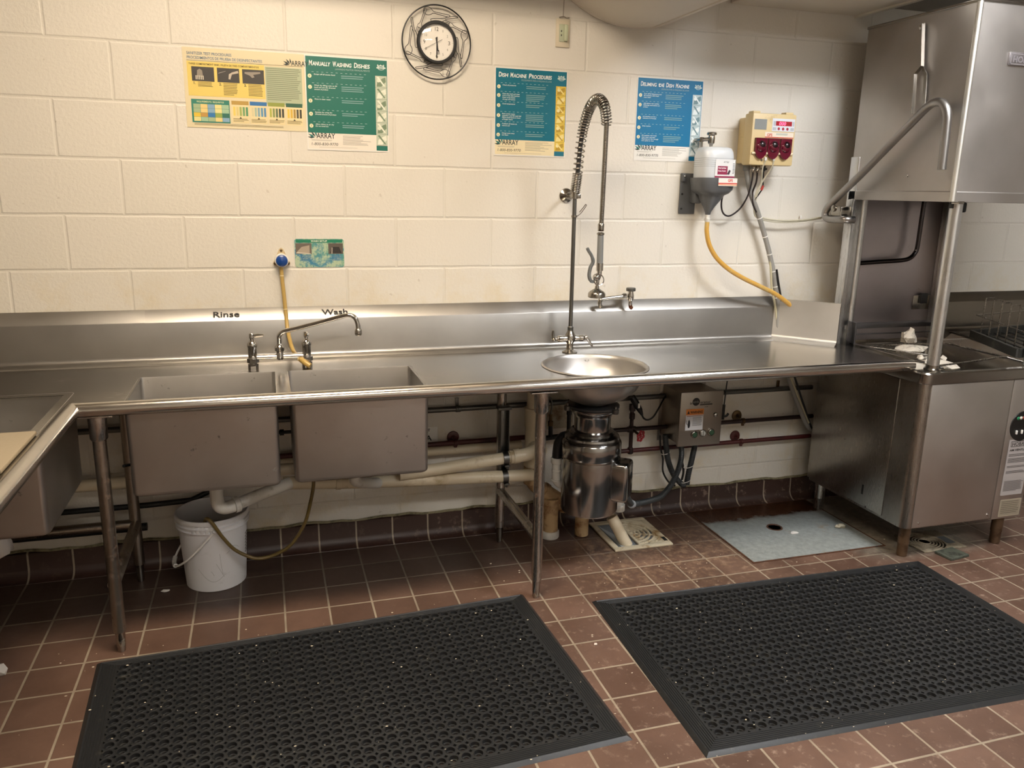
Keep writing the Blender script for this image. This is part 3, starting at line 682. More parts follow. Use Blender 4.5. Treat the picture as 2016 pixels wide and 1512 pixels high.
# ================================================================== SWITCH BOX
sb = thing('disposer_switch_box', 'stainless steel disposer control box with orange warning label on the wall under the counter', 'control box', (2.58, -.01, .40))
g = G(); g.box(2.478, -.005, .372, 2.724, -.003, .700, .001); part('mounting_plate', g, CTRL, sb)
for x, z in ((2.53, .682), (2.63, .690)): part('plate_screw', G().lathe([(.008, 0), (.007, .002), (.0001, .003)], (x, -.005, z), (0, -1, 0), 14), BRASS, sb)
part('enclosure', G().box(2.494, -.185, .405, 2.694, -.005, .652, .004), CTRL, sb)
part('door', G().box(2.480, -.205, .400, 2.702, -.187, .660, .004), CTRL, sb)
S = Sheet((2.480, -.2056, .660), (1, 0, 0), (0, 0, 1), (0, -1, 0), .222, .260)
S.rect('warning_label', .14, .31, .55, .70, '#d8d9dd', 1); S.rect('warning_label', .14, .31, .55, .42, '#e0883a', 2)
S.poly('warning_label', [(.165, .395), (.195, .335), (.225, .395)], '#15130f', 3); S.text('warning_label', 'WARNING', .235, .39, .045, '#15130f', 3, w=.29, bold=.03)
S.lines('warning_label', .30, .52, .455, .63, 9, '#7f8187', 3, .4); S.lines('warning_label', .16, .54, .432, .45, 1, '#a05a22', 3, .5)
S.poly('warning_label', [(.19, .60), (.205, .52), (.225, .50), (.24, .53), (.25, .57), (.25, .62), (.235, .655), (.205, .655)], '#22242a', 3); S.poly('warning_label', [(.16, .51), (.175, .53), (.165, .56), (.185, .59), (.175, .595), (.155, .565), (.165, .53), (.15, .51)], '#22242a', 3)
S.text('maker_lettering', 'in', .215, .225, .05, '#2b2927', 2, w=.05, bold=.01); S.disc('maker_lettering', .355, .18, .085, '#131210', 1, 28); S.text('maker_lettering', 'sink', .285, .20, .045, '#8a857c', 2, w=.14); S.text('maker_lettering', 'erator', .455, .215, .045, '#2b2927', 2, w=.24, bold=.01)
S.rect('maker_lettering', .45, .225, .74, .25, '#3a3733', 1); S.text('maker_lettering', '208', .56, .29, .02, '#2b2927', 2, w=.08)
S.done(sb, {'warning_label': 'orange and white warning label'})
for x, z, capc, lab in ((2.560, .457, '#33543c', 'green push button'), (2.604, .461, '#15171a', 'black selector switch'), (2.648, .462, '#33543c', 'green push button')):
    g = G(); g.lathe([(.0175, 0), (.0175, .006), (.0155, .009), (.0135, .010), (.0125, .007)], (x, -.205, z), (0, -1, 0), 26); o = part('push_button', g, CHR_W, sb, lab)
    g = G(); g.lathe([(.0125, .007), (.0115, .011), (.0001, .0125)], (x, -.205, z), (0, -1, 0), 22)
    if capc == '#15171a': g.box(x-.003, -.224, z-.010, x+.003, -.214, z+.010, .002)
    part('button_cap', g, flat(capc if capc != '#15171a' else '#b9b9b4', .35), o)
g = G(); g.lathe([(.012, 0), (.0115, .003), (.008, .008), (.0001, .010)], (2.664, -.205, .545), (0, -1, 0), 22); part('indicator_screw', g, CHR, sb)
solo('thin_rod', G().tube([(2.818, -.045, .700), (2.806, -.05, .520), (2.802, -.052, .50)], .0032, 8).tube(cr([(2.803, -.052, .545), (2.802, -.053, .50), (2.802, -.053, .470)], 4), .009, 10).tube(cr([(2.804, -.055, .485), (2.820, -.058, .488), (2.830, -.058, .500)], 4), .006, 8), BLK, 'thin black rod with clip right of the steel switch box', 'rod')

# ================================================================== WALL PIPES
def pipe(nm, lab, pts, r, mt, cat='pipe', coup=(), straps=(), grp=None, strapm=None, plate=True):
    t = thing(nm, lab, cat, pts[0], group=grp); part('pipe', G().tube(pts, r, 16), mt, t)
    for c in coup:
        part('coupling', G().lathe([(r+.0002, -.012), (r+.003, -.010), (r+.003, .010), (r+.0002, .012)], c, (1, 0, 0), 16).lathe([(.003, 0), (.002, .003), (.0001, .003)], (c[0], c[1]-r-.003, c[2]), (0, -1, 0), 8), mt, t)
    for c in straps:
        g = G()
        if plate: g.lathe([(.028, 0), (.026, .004), (.012, .007), (.008, .012), (.008, .03)], (c[0], -.002, c[2]+.012), (0, -1, 0), 20)
        g.lathe([(r+.001, -.008), (r+.004, -.007), (r+.004, .007), (r+.001, .008)], c, (1, 0, 0), 16); g.box(c[0]-.008, c[1]-.004, c[2]-r-.014, c[0]+.008, c[1]+.004, c[2]-r+.002, .003)
        part('pipe_hanger', g, strapm or mt, t)
    return t
pipe('steel_conduit', 'upper grey steel conduit running along the wall just below the counter', [(RX0+.02, -.030, .672), (2.48, -.030, .672)], .0115, GALV, 'conduit', coup=[(1.425, -.030, .672)])
t = pipe('steel_conduit', 'lower grey steel conduit running along the wall under the counter to the machine', [(RX0+.02, -.030, .600), (3.32, -.030, .600)], .0120, GALV, 'conduit', coup=[(1.478, -.030, .600)])
part('strap_tab', G().box(1.470, -.012, .606, 1.486, -.008, .645, .001), GALV, t); part('strap_tab', G().box(3.125, -.012, .606, 3.141, -.008, .640, .001), BRASS, t)
pipe('red_water_pipe', 'upper dark red painted pipe along the wall under the counter', [(2.02, -.060, .456), (3.32, -.060, .456)], .0105, REDK, straps=[(2.915, -.060, .456)], strapm=BRASS)
pipe('red_water_pipe', 'lower dark red painted pipe along the wall under the counter, below the other red pipe', [(2.06, -.060, .350), (3.32, -.060, .350)], .0105, REDP, straps=[(2.915, -.060, .350)], strapm=REDP)
pipe('red_water_pipe', 'dark red painted pipe on the wall right of the wash basin', [(.20, -.050, .446), (1.86, -.050, .452)], .0110, REDP, straps=[(1.462, -.050, .450)], strapm=REDP)
pipe('white_wall_pipe', 'long off-white pipe fixed low on the wall behind the wash basin', [(.20, -.040, .412), (1.77, -.040, .415)], .0200, PVC)
pipe('white_wall_pipe', 'white drain pipe low on the wall behind the left legs', [(RX0+.02, -.07, .385), (.80, -.07, .395)], .024, PVC)
pipe('black_iron_pipe', 'upper black pipe low on the wall behind the left legs', [(RX0+.02, -.055, .290), (.20, -.055, .285), (.36, -.055, .290), (.46, -.055, .335), (.55, -.055, .345), (.62, -.055, .345)], .0115, IRON)
pipe('black_iron_pipe', 'lower black pipe near the cove tiles behind the left legs', [(RX0+.02, -.07, .205), (.19, -.07, .200)], .016, IRON)
# valve tee with red wheel
t = thing('gate_valve', 'dark pipe riser with small red wheel handle right of the garbage disposer', 'valve', (2.305, -.06, .34))
g = G(); g.tube([(2.312, -.060, .335), (2.309, -.060, .575)], .0095, 14)
for z, rr in ((.350, .0145), (.456, .0155), (.520, .0135)): g.lathe([(rr-.003, -.016), (rr, -.012), (rr, .012), (rr-.003, .016)], (2.311, -.06, z), (0, 0, 1), 14)
g.box(2.297, -.074, .545, 2.322, -.046, .580, .005); g.lathe([(.014, -.02), (.0145, -.016), (.0145, .016), (.014, .02)], (2.311, -.06, .456), (1, 0, 0), 14)
part('riser', g, REDK, t)
g = G(); c = Vector((2.334, -.115, .437)); ax = Vector((.45, -.85, -.1)).normalized(); u = ax.orthogonal().normalized(); w = ax.cross(u); rp = []
for k in range(61):
    a = 2*PI*k/60; r = .0235+.003*math.cos(6*a); rp.append(c+(u*math.cos(a)+w*math.sin(a))*r)
g.tube(rp, .0042, 8)
for k in range(6): a = 2*PI*k/6; g.tube([c, c+(u*math.cos(a)+w*math.sin(a))*.023], .0028, 6)
g.lathe([(.006, -.004), (.007, 0), (.004, .005)], c, ax, 12)
wh = part('wheel_handle', g, flat('#8c1a20', .4), t, 'red wheel handle')
part('stem', G().tube([(2.313, -.065, .456), tuple(c)], .006, 10), BRASS, t)
t = thing('black_plug', 'black plug and cord between the valve riser and the switch box', 'plug', (2.33, -.08, .56))
part('plug_body', G().tube([(2.300, -.070, .618), (2.316, -.074, .590), (2.338, -.080, .555), (2.350, -.084, .530)], [.015, .017, .013, .006], 12), BLK, t)
part('printing', G().box(2.322, -.0935, .567, 2.332, -.0925, .590), WHT, t)
part('cord', G().tube(cr([(2.346, -.083, .540), (2.358, -.086, .515), (2.380, -.085, .505), (2.410, -.08, .515), (2.440, -.07, .550), (2.475, -.05, .590), (2.50, -.03, .61)], 8), .0042, 8), BLK, t)
solo('grey_wire', G().tube(cr([(2.215, -.05, .700), (2.26, -.04, .665), (2.33, -.035, .668), (2.40, -.03, .672), (2.455, -.03, .692)], 8), .0035, 8), flat('#3a3a38', .5), 'thin grey wire sagging on the wall between bowl and switch box', 'cable')
# small stubs behind the disposer
t = thing('shutoff_stub', 'dark vertical supply stub behind the front leg left of the disposer', 'valve', (1.90, -.08, .44))
part('stub', G().tube([(1.902, -.07, .445), (1.900, -.07, .515)], .010, 12).tube([(1.88, -.07, .447), (2.02, -.07, .455)], .012, 12), IRON, t)
part('compression_nut', G().lathe([(.013, .505), (.013, .525), (.008, .53), (.008, .56)], (1.900, -.07, 0), (0, 0, 1), 8), BRASS, t)
part('supply_tube', G().tube(cr([(1.900, -.07, .56), (1.902, -.075, .60), (1.890, -.09, .635), (1.860, -.12, .655), (1.80, -.14, .665)], 8), .0045, 8), GALV, t)
t = thing('supply_stub', 'dark vertical supply stub directly behind the disposer neck', 'valve', (1.99, -.08, .5))
part('stub', G().tube([(1.985, -.08, .47), (1.985, -.08, .70)], .0095, 12).lathe([(.013, -.02), (.013, .02)], (1.985, -.08, .575), (0, 0, 1), 8), IRON, t)
solo('backing_plate', G().box(1.862, -.012, .47, 2.03, -.001, .665, .002), painted('stained_plate', '#b0a791', .6, '#6c4a22', .3, 7), 'stained off-white plate on the wall behind the disposer', 'plate')
# ================================================================== PVC WASTE
def fit(g, c, d, r, L, lip=.0035):
    g.lathe([(r, -L/2), (r+lip, -L/2+.001), (r+lip, L/2-.001), (r, L/2)], c, d, 24)
t = thing('vertical_waste_pipe', 'thick white plastic vertical waste stack behind the middle front leg', 'pipe', (1.80, -.13, .10))
part('stack_pipe', G().tube([(1.795, -.13, .80), (1.796, -.13, .56)], .030, 24).tube([(1.796, -.13, .58), (1.799, -.13, .30)], .036, 24), PVC, t)
g = G(); fit(g, (1.796, -.13, .565), (0, 0, 1), .036, .075); g.lathe([(.0365, 0), (.041, .001), (.0425, .006), (.041, .011), (.0365, .012)], (1.796, -.13, .602), (0, 0, 1), 28); fit(g, (1.797, -.13, .715), (0, 0, 1), .030, .03)
part('hub_coupling', g, PVC, t)
g = G(); g.tube([(1.797, -.135, .440), (1.797, -.205, .440)], .031, 24); g.lathe([(.031, 0), (.037, .001), (.037, .014), (.031, .015)], (1.797, -.20, .440), (0, -1, 0), 28); fit(g, (1.797, -.13, .37), (0, 0, 1), .036, .05)
part('sanitary_tee', g, PVC, t)
part('lower_wye', G().tube(cr([(1.799, -.13, .31), (1.806, -.13, .265), (1.845, -.135, .225), (1.90, -.14, .185), (1.95, -.148, .150), (1.99, -.155, .135), (2.06, -.17, .125)], 8), .036, 24).tube([(1.799, -.13, .34), (1.799, -.13, .26)], .040, 24), PVCR, t, 'rust stained lower bend')
g = G(); fit(g, (1.855, -.136, .217), (.8, 0, -.6), .036, .02, .005); fit(g, (1.95, -.148, .150), (.8, 0, -.45), .036, .02, .005); part('hub_coupling', g, PVCR, t)
t = thing('floor_waste_stub', 'rust stained thick white plastic stub pipe rising from the floor behind the front leg', 'pipe', (1.882, -.155, 0))
part('stub_pipe', G().lathe([(.036, 0), (.036, .19), (.0001, .19)], (1.882, -.155, 0), (0, 0, 1), 28), PVCR, t); part('floor_collar', G().lathe([(.0405, 0), (.0425, .003), (.0425, .03), (.040, .035), (.036, .035)], (1.882, -.155, 0), (0, 0, 1), 28), PVCW, t)
solo('disposer_standpipe', G().lathe([(.0315, 0), (.0315, .22), (.029, .222), (.0001, .22)], (2.030, -.175, .004), (0, 0, 1), 26), PVCR, 'rust flecked plastic standpipe on the floor behind the garbage disposer', 'pipe')
t = thing('basin_waste_line', 'long off-white plastic waste pipe from the basins to the stack, lower of the two', 'pipe', (1.2, -.2, .33))
part('waste_pipe', G().tube([(.72, -.235, .398), (1.00, -.228, .372), (1.30, -.22, .353), (1.775, -.20, .325)], .0265, 22), PVC, t)
g = G(); fit(g, (.935, -.23, .379), (1, 0, -.07), .0265, .02, .004); part('coupling', g, PVC, t)
g = G(); g.tube(cr([(.984, -.40, .55), (.984, -.40, .475), (.984, -.395, .448), (1.00, -.37, .425), (1.05, -.31, .395), (1.09, -.255, .37)], 8), .0215, 20); fit(g, (.984, -.4, .48), (0, 0, 1), .0215, .02, .004); part('basin_tailpiece', g, PVCW, t)
t = thing('wash_waste_line', 'off-white plastic waste pipe right of the wash basin, upper of the two', 'pipe', (1.5, -.21, .42))
part('waste_pipe', G().tube([(1.18, -.245, .395), (1.33, -.24, .403), (1.665, -.225, .425)], .0255, 22), PVC, t)
g = G(); g.tube(cr([(1.66, -.225, .425), (1.72, -.222, .428), (1.755, -.215, .432), (1.785, -.205, .440)], 6), .029, 22); fit(g, (1.69, -.224, .427), (1, 0, .05), .029, .03, .003); part('elbow', g, PVC, t)
for c in ((1.640, -.228, .4235), (1.645, -.207, .3325)):
    g = G(); g.lathe([(.0275, -.012), (.0285, -.012), (.0285, .012), (.0275, .012)], c, (1, 0, .04), 22); g.tube([(c[0]+.006, c[1]-.012, c[2]-.026), (c[0]+.006, c[1]-.012, c[2]-.045)], .006, 10); g.box(c[0]-.006, c[1]-.02, c[2]-.036, c[0]+.018, c[1]-.004, c[2]-.028, .002)
    solo('pipe_clamp', g, GALV, 'galvanised clamp holding the %s waste pipe to the bracket' % ('upper' if c[2] > .4 else 'lower'), 'clamp')
t = thing('rinse_trap', 'white plastic trap below the rinse basin over the bucket', 'pipe', (.49, -.43, .39))
g = G(); g.tube(cr([(.487, -.455, .548), (.487, -.455, .48), (.487, -.455, .44), (.492, -.452, .412), (.512, -.445, .398), (.545, -.435, .400)], 8), .0235, 22); fit(g, (.487, -.455, .50), (0, 0, 1), .0235, .025, .004)
part('trap_bend', g, PVCW, t)
g = G(); g.tube([(.535, -.438, .398), (.62, -.40, .415), (.745, -.335, .432)], .0225, 22); g.lathe([(.0225, -.012), (.029, -.010), (.029, .008), (.0235, .012)], (.552, -.431, .4015), (1, .4, .12), 12); part('trap_arm', g, PVCW, t)
t = thing('indirect_waste_pipe', 'short white plastic pipe leaning in the square floor drain', 'pipe', (2.17, -.25, 0))
part('pipe', G().shell([(.0265, 0), (.0265, .15)], (2.190, -.330, -.004), (-.42, .30, .86), 22).solid(.003), PVC, t)
t = thing('drain_elbow', 'white plastic elbow hanging under the right side of the disposer', 'pipe', (2.15, -.28, .16))
part('elbow', G().tube(cr([(2.075, -.335, .262), (2.105, -.325, .252), (2.130, -.315, .232), (2.142, -.31, .200), (2.146, -.31, .168)], 6), [.024]*12+[.0255]*12+[.0255], 20), PVCW, t)
g = G(); fit(g, (2.145, -.31, .180), (0, 0, 1), .026, .03, .003); part('hub', g, PVCW, t)
for x in (.952, 1.148):
    g = G(); g.lathe([(.030, 0), (.028, .004), (.014, .008)], (x, -.001, .315), (0, -1, 0), 22); g.lathe([(.008, 0), (.008, .03), (.0001, .032)], (x, -.006, .315), (0, -1, 0), 12)
    solo('pipe_escutcheon', g, PVCW, 'round white escutcheon on the wall %s below the basins' % ('left' if x < 1 else 'right'), 'escutcheon')
S = Sheet((1.20, -.004, .515), (1, 0, 0), (0, 0, 1), (0, -1, 0), .192, .080)
sg = thing('small_wall_sign', 'white card with black letters on the wall behind the wash basin', 'sign', (1.3, -.004, .44)); part('card', G().box(1.20, -.0038, .435, 1.392, -.001, .515, .001), WHT, sg)
S.lines('lettering', .66, .82, .08, .34, 3, '#1a1a1a', 1, .5); S.text('lettering', 'VA', .60, .76, .30, '#111111', 1, w=.26, bold=.02); S.done(sg)

# ================================================================== WALL SIGNS
def array_logo(S, pt, u, v, s, c1='#1d3a38', c2='#1e6f6a', txt='#17201f'):
    a = S.w/S.h
    for k, (ang, ln, o_) in enumerate(((176, .062, 0), (153, .066, 0), (129, .062, .004), (103, .056, .010))):
        t = math.radians(ang); dx, dy = math.cos(t), -math.sin(t); L = ln*s; px, py = -dy, dx
        q = [(.12*L*dx+o_*s, .12*L*dy), (.50*L*dx+.11*L*px+o_*s, .50*L*dy+.11*L*py), (L*dx+o_*s, L*dy), (.55*L*dx-.13*L*px+o_*s, .55*L*dy-.13*L*py)]
        S.poly(pt, [(u-.004+x, v+y*a) for x, y in q], c2 if k % 2 else c1, 3)
    S.text(pt, 'ARRAY', u+.004*s, v+.004*a, .040*s*a, txt, 3, w=.145*s, bold=.012)
def procedure_poster(name, label, x0, z1, w, h, col, title, sub, steps, foot, strip, rows):
    t = thing(name, label, 'poster', (x0+w/2, -.003, z1-h)); part('backing', G().box(x0, -.0022, z1-h, x0+w, -.0004, z1, 0), flat('#e3e0da', .4), t)
    S = Sheet((x0, -.0023, z1), (1, 0, 0), (0, 0, 1), (0, -1, 0), w, h)
    S.rect('printed_field', .012, .01, .992, .815, col, 1, rough=.33); S.rect('printed_field', .012, .815, .992, .985, foot, 1, rough=.35)
    words = title.split(' '); u = .05; tot = len(title)
    sc = .745/tot
    for wd in words:
        cw = sc*len(wd)*.98
        S.text('heading', wd[0], u, .105, .052, '#eef2ee', 3, w=sc*1.25, bold=.02, shear=.12)
        if len(wd) > 1: S.text('heading', wd[1:].upper(), u+sc*1.3, .105, .040, '#eef2ee', 3, w=cw-sc*1.25, bold=.02, shear=.12)
        u += cw+sc*.95
    S.text('heading', sub, .36, .140, .018, '#9db2ae', 2, w=.42, shear=.2)
    n = len(steps); y0 = .17; acc = 0; tl = sum(s[1] for s in steps)
    for i, (lines, wt) in enumerate(steps):
        yy = y0+(.80-y0)*acc/tl; acc += wt
        for k in range(12): S.rect('instruction_text', .08+k*.057, yy, .105+k*.057, yy+.0035, '#a9c4c0', 2)
        S.disc('step_numbers', .055, yy+.045, .023, '#e6dfb8' if foot != '#e4dccc' else '#e9eadf', 2, 20); S.text('step_numbers', str(i+1), .046 if i else .051, yy+.056, .022, '#3c5a4a', 3, w=.016 if i else .006)
        for j, ln in enumerate(lines): S.text('instruction_text', ln, .105, yy+.032+j*.021, .0135, '#dfe9e4', 2, w=min(.0135*len(ln)*.72, .29), bold=.01, shear=.15)
        S.lines('instruction_text', .43, .70, yy+.026, yy+.026+.021*max(len(lines), 2), max(len(lines), 2), '#7fa3a3', 2, .38)
    # picture column
    ys = .175; ye = .815+.115
    S.rect('picture_strip', .845, ys, .985, ye, strip[0], 2)
    for k in range(rows):
        a = ys+(ye-ys)*k/rows; b = ys+(ye-ys)*(k+1)/rows; S.rect('picture_strip', .845, b-.002, .985, b, '#3f4a40', 3)
        cx_, cy_ = .915, (a+b)/2; hgt = (b-a)
        S.poly('picture_strip', [(.86, b-.01), (.87, cy_), (.90, cy_-hgt*.15), (.935, cy_-hgt*.3), (.97, a+.012), (.975, cy_), (.94, cy_+hgt*.2), (.92, b-.012)], strip[1+k % 2], 3)
        S.disc('picture_strip', .885+.05*(k % 2), cy_+hgt*.1*((k % 3)-1), .022, strip[3], 4, 14)
        S.poly('picture_strip', [(.86, a+.015), (.885, a+.01), (.965, b-.02), (.95, b-.015)], strip[2-k % 2], 5)
    # emblem
    S.disc('emblem', .918, .088, .045, '#b9cdc8', 2, 20, .62); S.disc('emblem', .918, .090, .034, col, 3, 20, .55)
    for k in range(5): S.rect('emblem', .872+k*.018, .055+.008*(k % 2), .884+k*.018, .075, '#c7d6d0', 3)
    S.rect('emblem', .862, .083, .975, .096, '#c7d6d0', 4)
    array_logo(S, 'logo', .105, .868, 1.55); S.lines('footer_text', .05, .30, .888, .905, 2, '#8b867c', 2, .3)
    S.text('phone_number', '1-800-830-9770', .05, .948, .030, '#26302e', 3, w=.32, shear=.15)
    for k in range(8): S.rect('footer_text', .43, .835+k*.0135, .62+.19*random.random(), .8385+k*.0135, '#7c776f', 2)
    S.rect('printed_field', .845, .932, .985, .985, col, 2)
    S.lines('footer_text', .14, .66, .966, .972, 1, '#a39d92', 2, .5)
    S.done(t)
    return t
procedure_poster('wash_procedure_poster', 'green poster headed Manually Washing Dishes overlapping the cream sanitizer chart', .8785, 2.028, .317, .348, '#17685a', 'Manually Washing Dishes', 'LAVANDO PLATOS MANUALMENTE',
    [(['Scrape off all excess food'], 1), (['Wash by filling sink to fill', 'level and use the directed', 'amount of product'], 1.25), (['Rinse in clean water'], 1.2), (['Sanitize by using the', 'directed amount of product'], 1.1), (['Allow dishes to air dry', 'Do not towel dry'], .9)], '#e4dcd0', ('#b9c2ae', '#73866c', '#e3e4d6', '#d7dbc8'), 6)
procedure_poster('machine_procedure_poster', 'teal poster headed Dish Machine Procedures left of the spray hose', 1.634, 2.030, .316, .348, '#0a6a80', 'Dish Machine Procedures', 'PROCEDIMIENTO PARA LA MAQUINA DE LAVAR',
    [(['Check all pressures'], .9), (['Clean the wash and rinse', 'arms of the dish machine', 'Clean scrap basket', 'Arrange and remove'], 1.05), (['Check temperatures'], 1.05), (['Rack similar items', 'together and fill rack full', 'Place small items in front', 'of larger items'], 1.05), (['Preflush all items to', 'remove soil'], 1.0), (['Change water every', 'two hours'], .8)], '#e6d9b4', ('#d9bb45', '#b0902a', '#e6d68b', '#e9dfa8'), 7)
procedure_poster('deliming_poster', 'blue teal poster headed Deliming the Dish Machine right of the spray hose', 2.2735, 2.029, .322, .348, '#0d6f9c', 'Deliming the Dish Machine', 'DESINCRUSTAR LA MAQUINA DE LAVAR',
    [(['Turn off all dispensers and', 'fill machine with fresh', 'clean water'], .95), (['Add delimer into machine', 'following instructions on', 'product'], 1.3), (['Let machine run for a', 'minimum of 10 minutes'], .95), (['Drain machine'], .95), (['Fill machine with fresh', 'clean water and start', 'dispensers on. Run through', 'two cycles to rinse'], 1.1)], '#e4e2dc', ('#b3c6cb', '#6d8a93', '#dfe8ea', '#e6ecec'), 6)

# sanitizer chart
t = thing('sanitizer_chart', 'cream and yellow sanitizer test chart with colour strips, leftmost sign on the wall', 'poster', (.66, -.003, 1.747))
x0, z1, w, h = .445, 2.028, .4325, .281
part('backing', G().box(x0, -.0018, z1-h, x0+w, -.0003, z1, 0), flat('#d8cba8', .42), t)
S = Sheet((x0, -.0019, z1), (1, 0, 0), (0, 0, 1), (0, -1, 0), w, h)
S.text('heading', 'SANITIZER TEST PROCEDURES', .035, .088, .034, '#57718a', 2, w=.36, bold=.012); S.text('heading', 'PROCEDIMIENTOS DE PRUEBA DE DESINFECTANTES', .035, .142, .034, '#57718a', 2, w=.61, bold=.012)
S.rect('yellow_panel', .03, .170, .66, .60, '#dcc468', 1); S.rect('yellow_panel', .03, .158, .985, .163, '#5f5535', 1)
S.text('heading', 'THREE COMPARTMENT SINK / PILETA DE TRES COMPARTIMIENTOS', .045, .213, .022, '#4a3f1c', 3, w=.57, bold=.012)
for k in range(3):
    u = .065+k*.205; S.rect('photo#%d' % k, u, .235, u+.18, .415, '#3b3734', 2)
    if k == 0:
        S.poly('photo#%d' % k, [(u+.04, .36), (u+.045, .28), (u+.065, .26), (u+.085, .28), (u+.09, .36)], '#8c8376', 3)
        for q in range(5): S.rect('photo#%d' % k, u+.03+q*.014, .345, u+.038+q*.014, .395, '#c9c1b0', 4)
    elif k == 1: S.poly('photo#%d' % k, [(u+.09, .37), (u+.095, .31), (u+.12, .285), (u+.17, .26), (u+.175, .29), (u+.12, .31), (u+.105, .375)], '#b8ac9c', 3); S.poly('photo#%d' % k, [(u+.01, .30), (u+.07, .27), (u+.07, .275), (u+.01, .31)], '#8a857c', 3)
    else: S.poly('photo#%d' % k, [(u+.02, .27), (u+.15, .26), (u+.15, .28), (u+.09, .30), (u+.10, .33), (u+.08, .34), (u+.06, .31), (u+.02, .29)], '#8f867a', 3)
    S.text('step_numbers', '%d.' % (k+1), u+.012, .455, .032, '#2e2a1c', 3, bold=.02); S.lines('fine_print', u+.045, u+.165, .425, (.49, .585, .58)[k], (4, 8, 8)[k], '#6e6238', 3, .35)
S.rect('grey_green_panel', .665, .185, .975, .665, '#a9b294', 1); S.lines('fine_print', .675, .965, .20, .62, 17, '#7b8268', 2, .38)
array_logo(S, 'logo', .885, .145, 1.0, '#26302c', '#26302c', '#26302c')
S.rect('requirements_table', .045, .640, .355, .935, '#2d7a6a', 1); S.text('requirements_table', 'REQUIREMENTS / REQUISITOS', .09, .680, .02, '#d6dfb0', 3, w=.22, bold=.01)
cols = ['#9db08a', '#e0c680', '#7fa2bd', '#d8d08c', '#9cbb9a']; r2 = ['#d9b93a', '#b98f45', '#2f73ad', '#8ca04a', '#2d6a5a']
for i in range(5):
    for j in range(4):
        c = r2[i] if j == 2 else cols[(i+j) % 5] if j != 1 else cols[i]; S.rect('requirements_table', .06+i*.058, .700+j*.055, .06+i*.058+.056, .752+j*.055, c, 2)
for i, (hd, sw) in enumerate((('#b08f45', ['#e2c866', '#d4c27c', '#9aa85c', '#6f9a63', '#4f8a63']), ('#2f6da5', ['#cfc59c', '#9fb3a2', '#7ba0ae', '#5c8fb0', '#4c7fa8']), ('#8b9442', ['#a7ab4a', '#7f8d52', '#5a6b4a', '#3f4a40', '#35392f']), ('#2d5a45', ['#e0bd4a', '#cfa93e', '#a3843b', '#4d4a39', '#3c382d']))):
    u = .372+i*.152; S.rect('test_strips', u, .640, u+.142, .925, '#e0cfa0', 1); S.rect('test_strips', u, .640, u+.142, .690, hd, 2)
    for k in range(5): S.rect('test_strips', u+.012+k*.026, .715, u+.030+k*.026, .83, sw[k], 2)
    S.lines('fine_print', u+.008, u+.135, .865, .915, 3, '#7a6d45', 3, .35); S.poly('test_strips', [(u+.06, .865), (u+.07, .84), (u+.08, .865)], '#4b452f', 3)
S.lines('fine_print', .06, .80, .945, .975, 2, '#6e6238', 2, .3); S.done(t)

# wash setup placard
t = thing('wash_setup_placard', 'small worn green and blue WASH SETUP placard above the wash basin', 'sign', (.91, -.003, 1.222))
x0, z1, w, h = .812, 1.336, .194, .113
def rr(x0, z0, x1, z1, r, y):
    o = []
    for cx_, cz, st in ((x1-r, z1-r, 0), (x0+r, z1-r, 90), (x0+r, z0+r, 180), (x1-r, z0+r, 270)):
        for k in range(6): a = math.radians(st+18*k); o.append((cx_+r*math.cos(a), y, cz+r*math.sin(a)))
    return o
wm, n, l, b = new_mat('worn_placard_print'); co = objco(n)
f = ramp(n, l, noise(n, l, 30, 8, co, .75), .44, .56); sp_ = n.new('ShaderNodeSeparateXYZ'); l.new(co, sp_.inputs[0])
c1 = mix(n, l, ramp(n, l, noise(n, l, 9, 3, co), .4, .6), (*hx('#3d7f9e'), 1), (*hx('#5b9a80'), 1)); l.new(mix(n, l, f, c1, (*hx('#aebfa0'), 1)), b.inputs['Base Color']); b.inputs['Roughness'].default_value = .35
part('placard', G().prism(rr(x0, z1-h, x0+w, z1, .009, -.0004), (0, -1, 0), .0016), [wm], t)
S = Sheet((x0, -.0021, z1), (1, 0, 0), (0, 0, 1), (0, -1, 0), w, h)
S.rect('green_header', .03, .015, .97, .13, '#1d7a5c', 1); S.text('green_header', 'WASH SETUP', .33, .105, .062, '#dfe6d6', 2, w=.33, bold=.02)
S.rect('photo#0', .02, .15, .34, .53, '#6b6157', 1); S.poly('photo#0', [(.02, .50), (.14, .28), (.30, .22), (.30, .50)], '#a79a88', 2); S.poly('photo#0', [(.02, .50), (.06, .47), (.32, .51), (.32, .53)], '#d9d2c2', 3)
S.rect('photo#1', .68, .15, .98, .53, '#5c544b', 1); S.poly('photo#1', [(.72, .50), (.76, .28), (.90, .28), (.95, .50)], '#2e2a27', 2); S.poly('photo#1', [(.74, .52), (.75, .30), (.765, .30), (.76, .52)], '#b9b0a2', 3)
S.lines('fine_print', .12, .33, .57, .78, 5, '#356f96', 1, .5); S.lines('fine_print', .74, .93, .57, .78, 5, '#356f96', 1, .5); S.done(t)

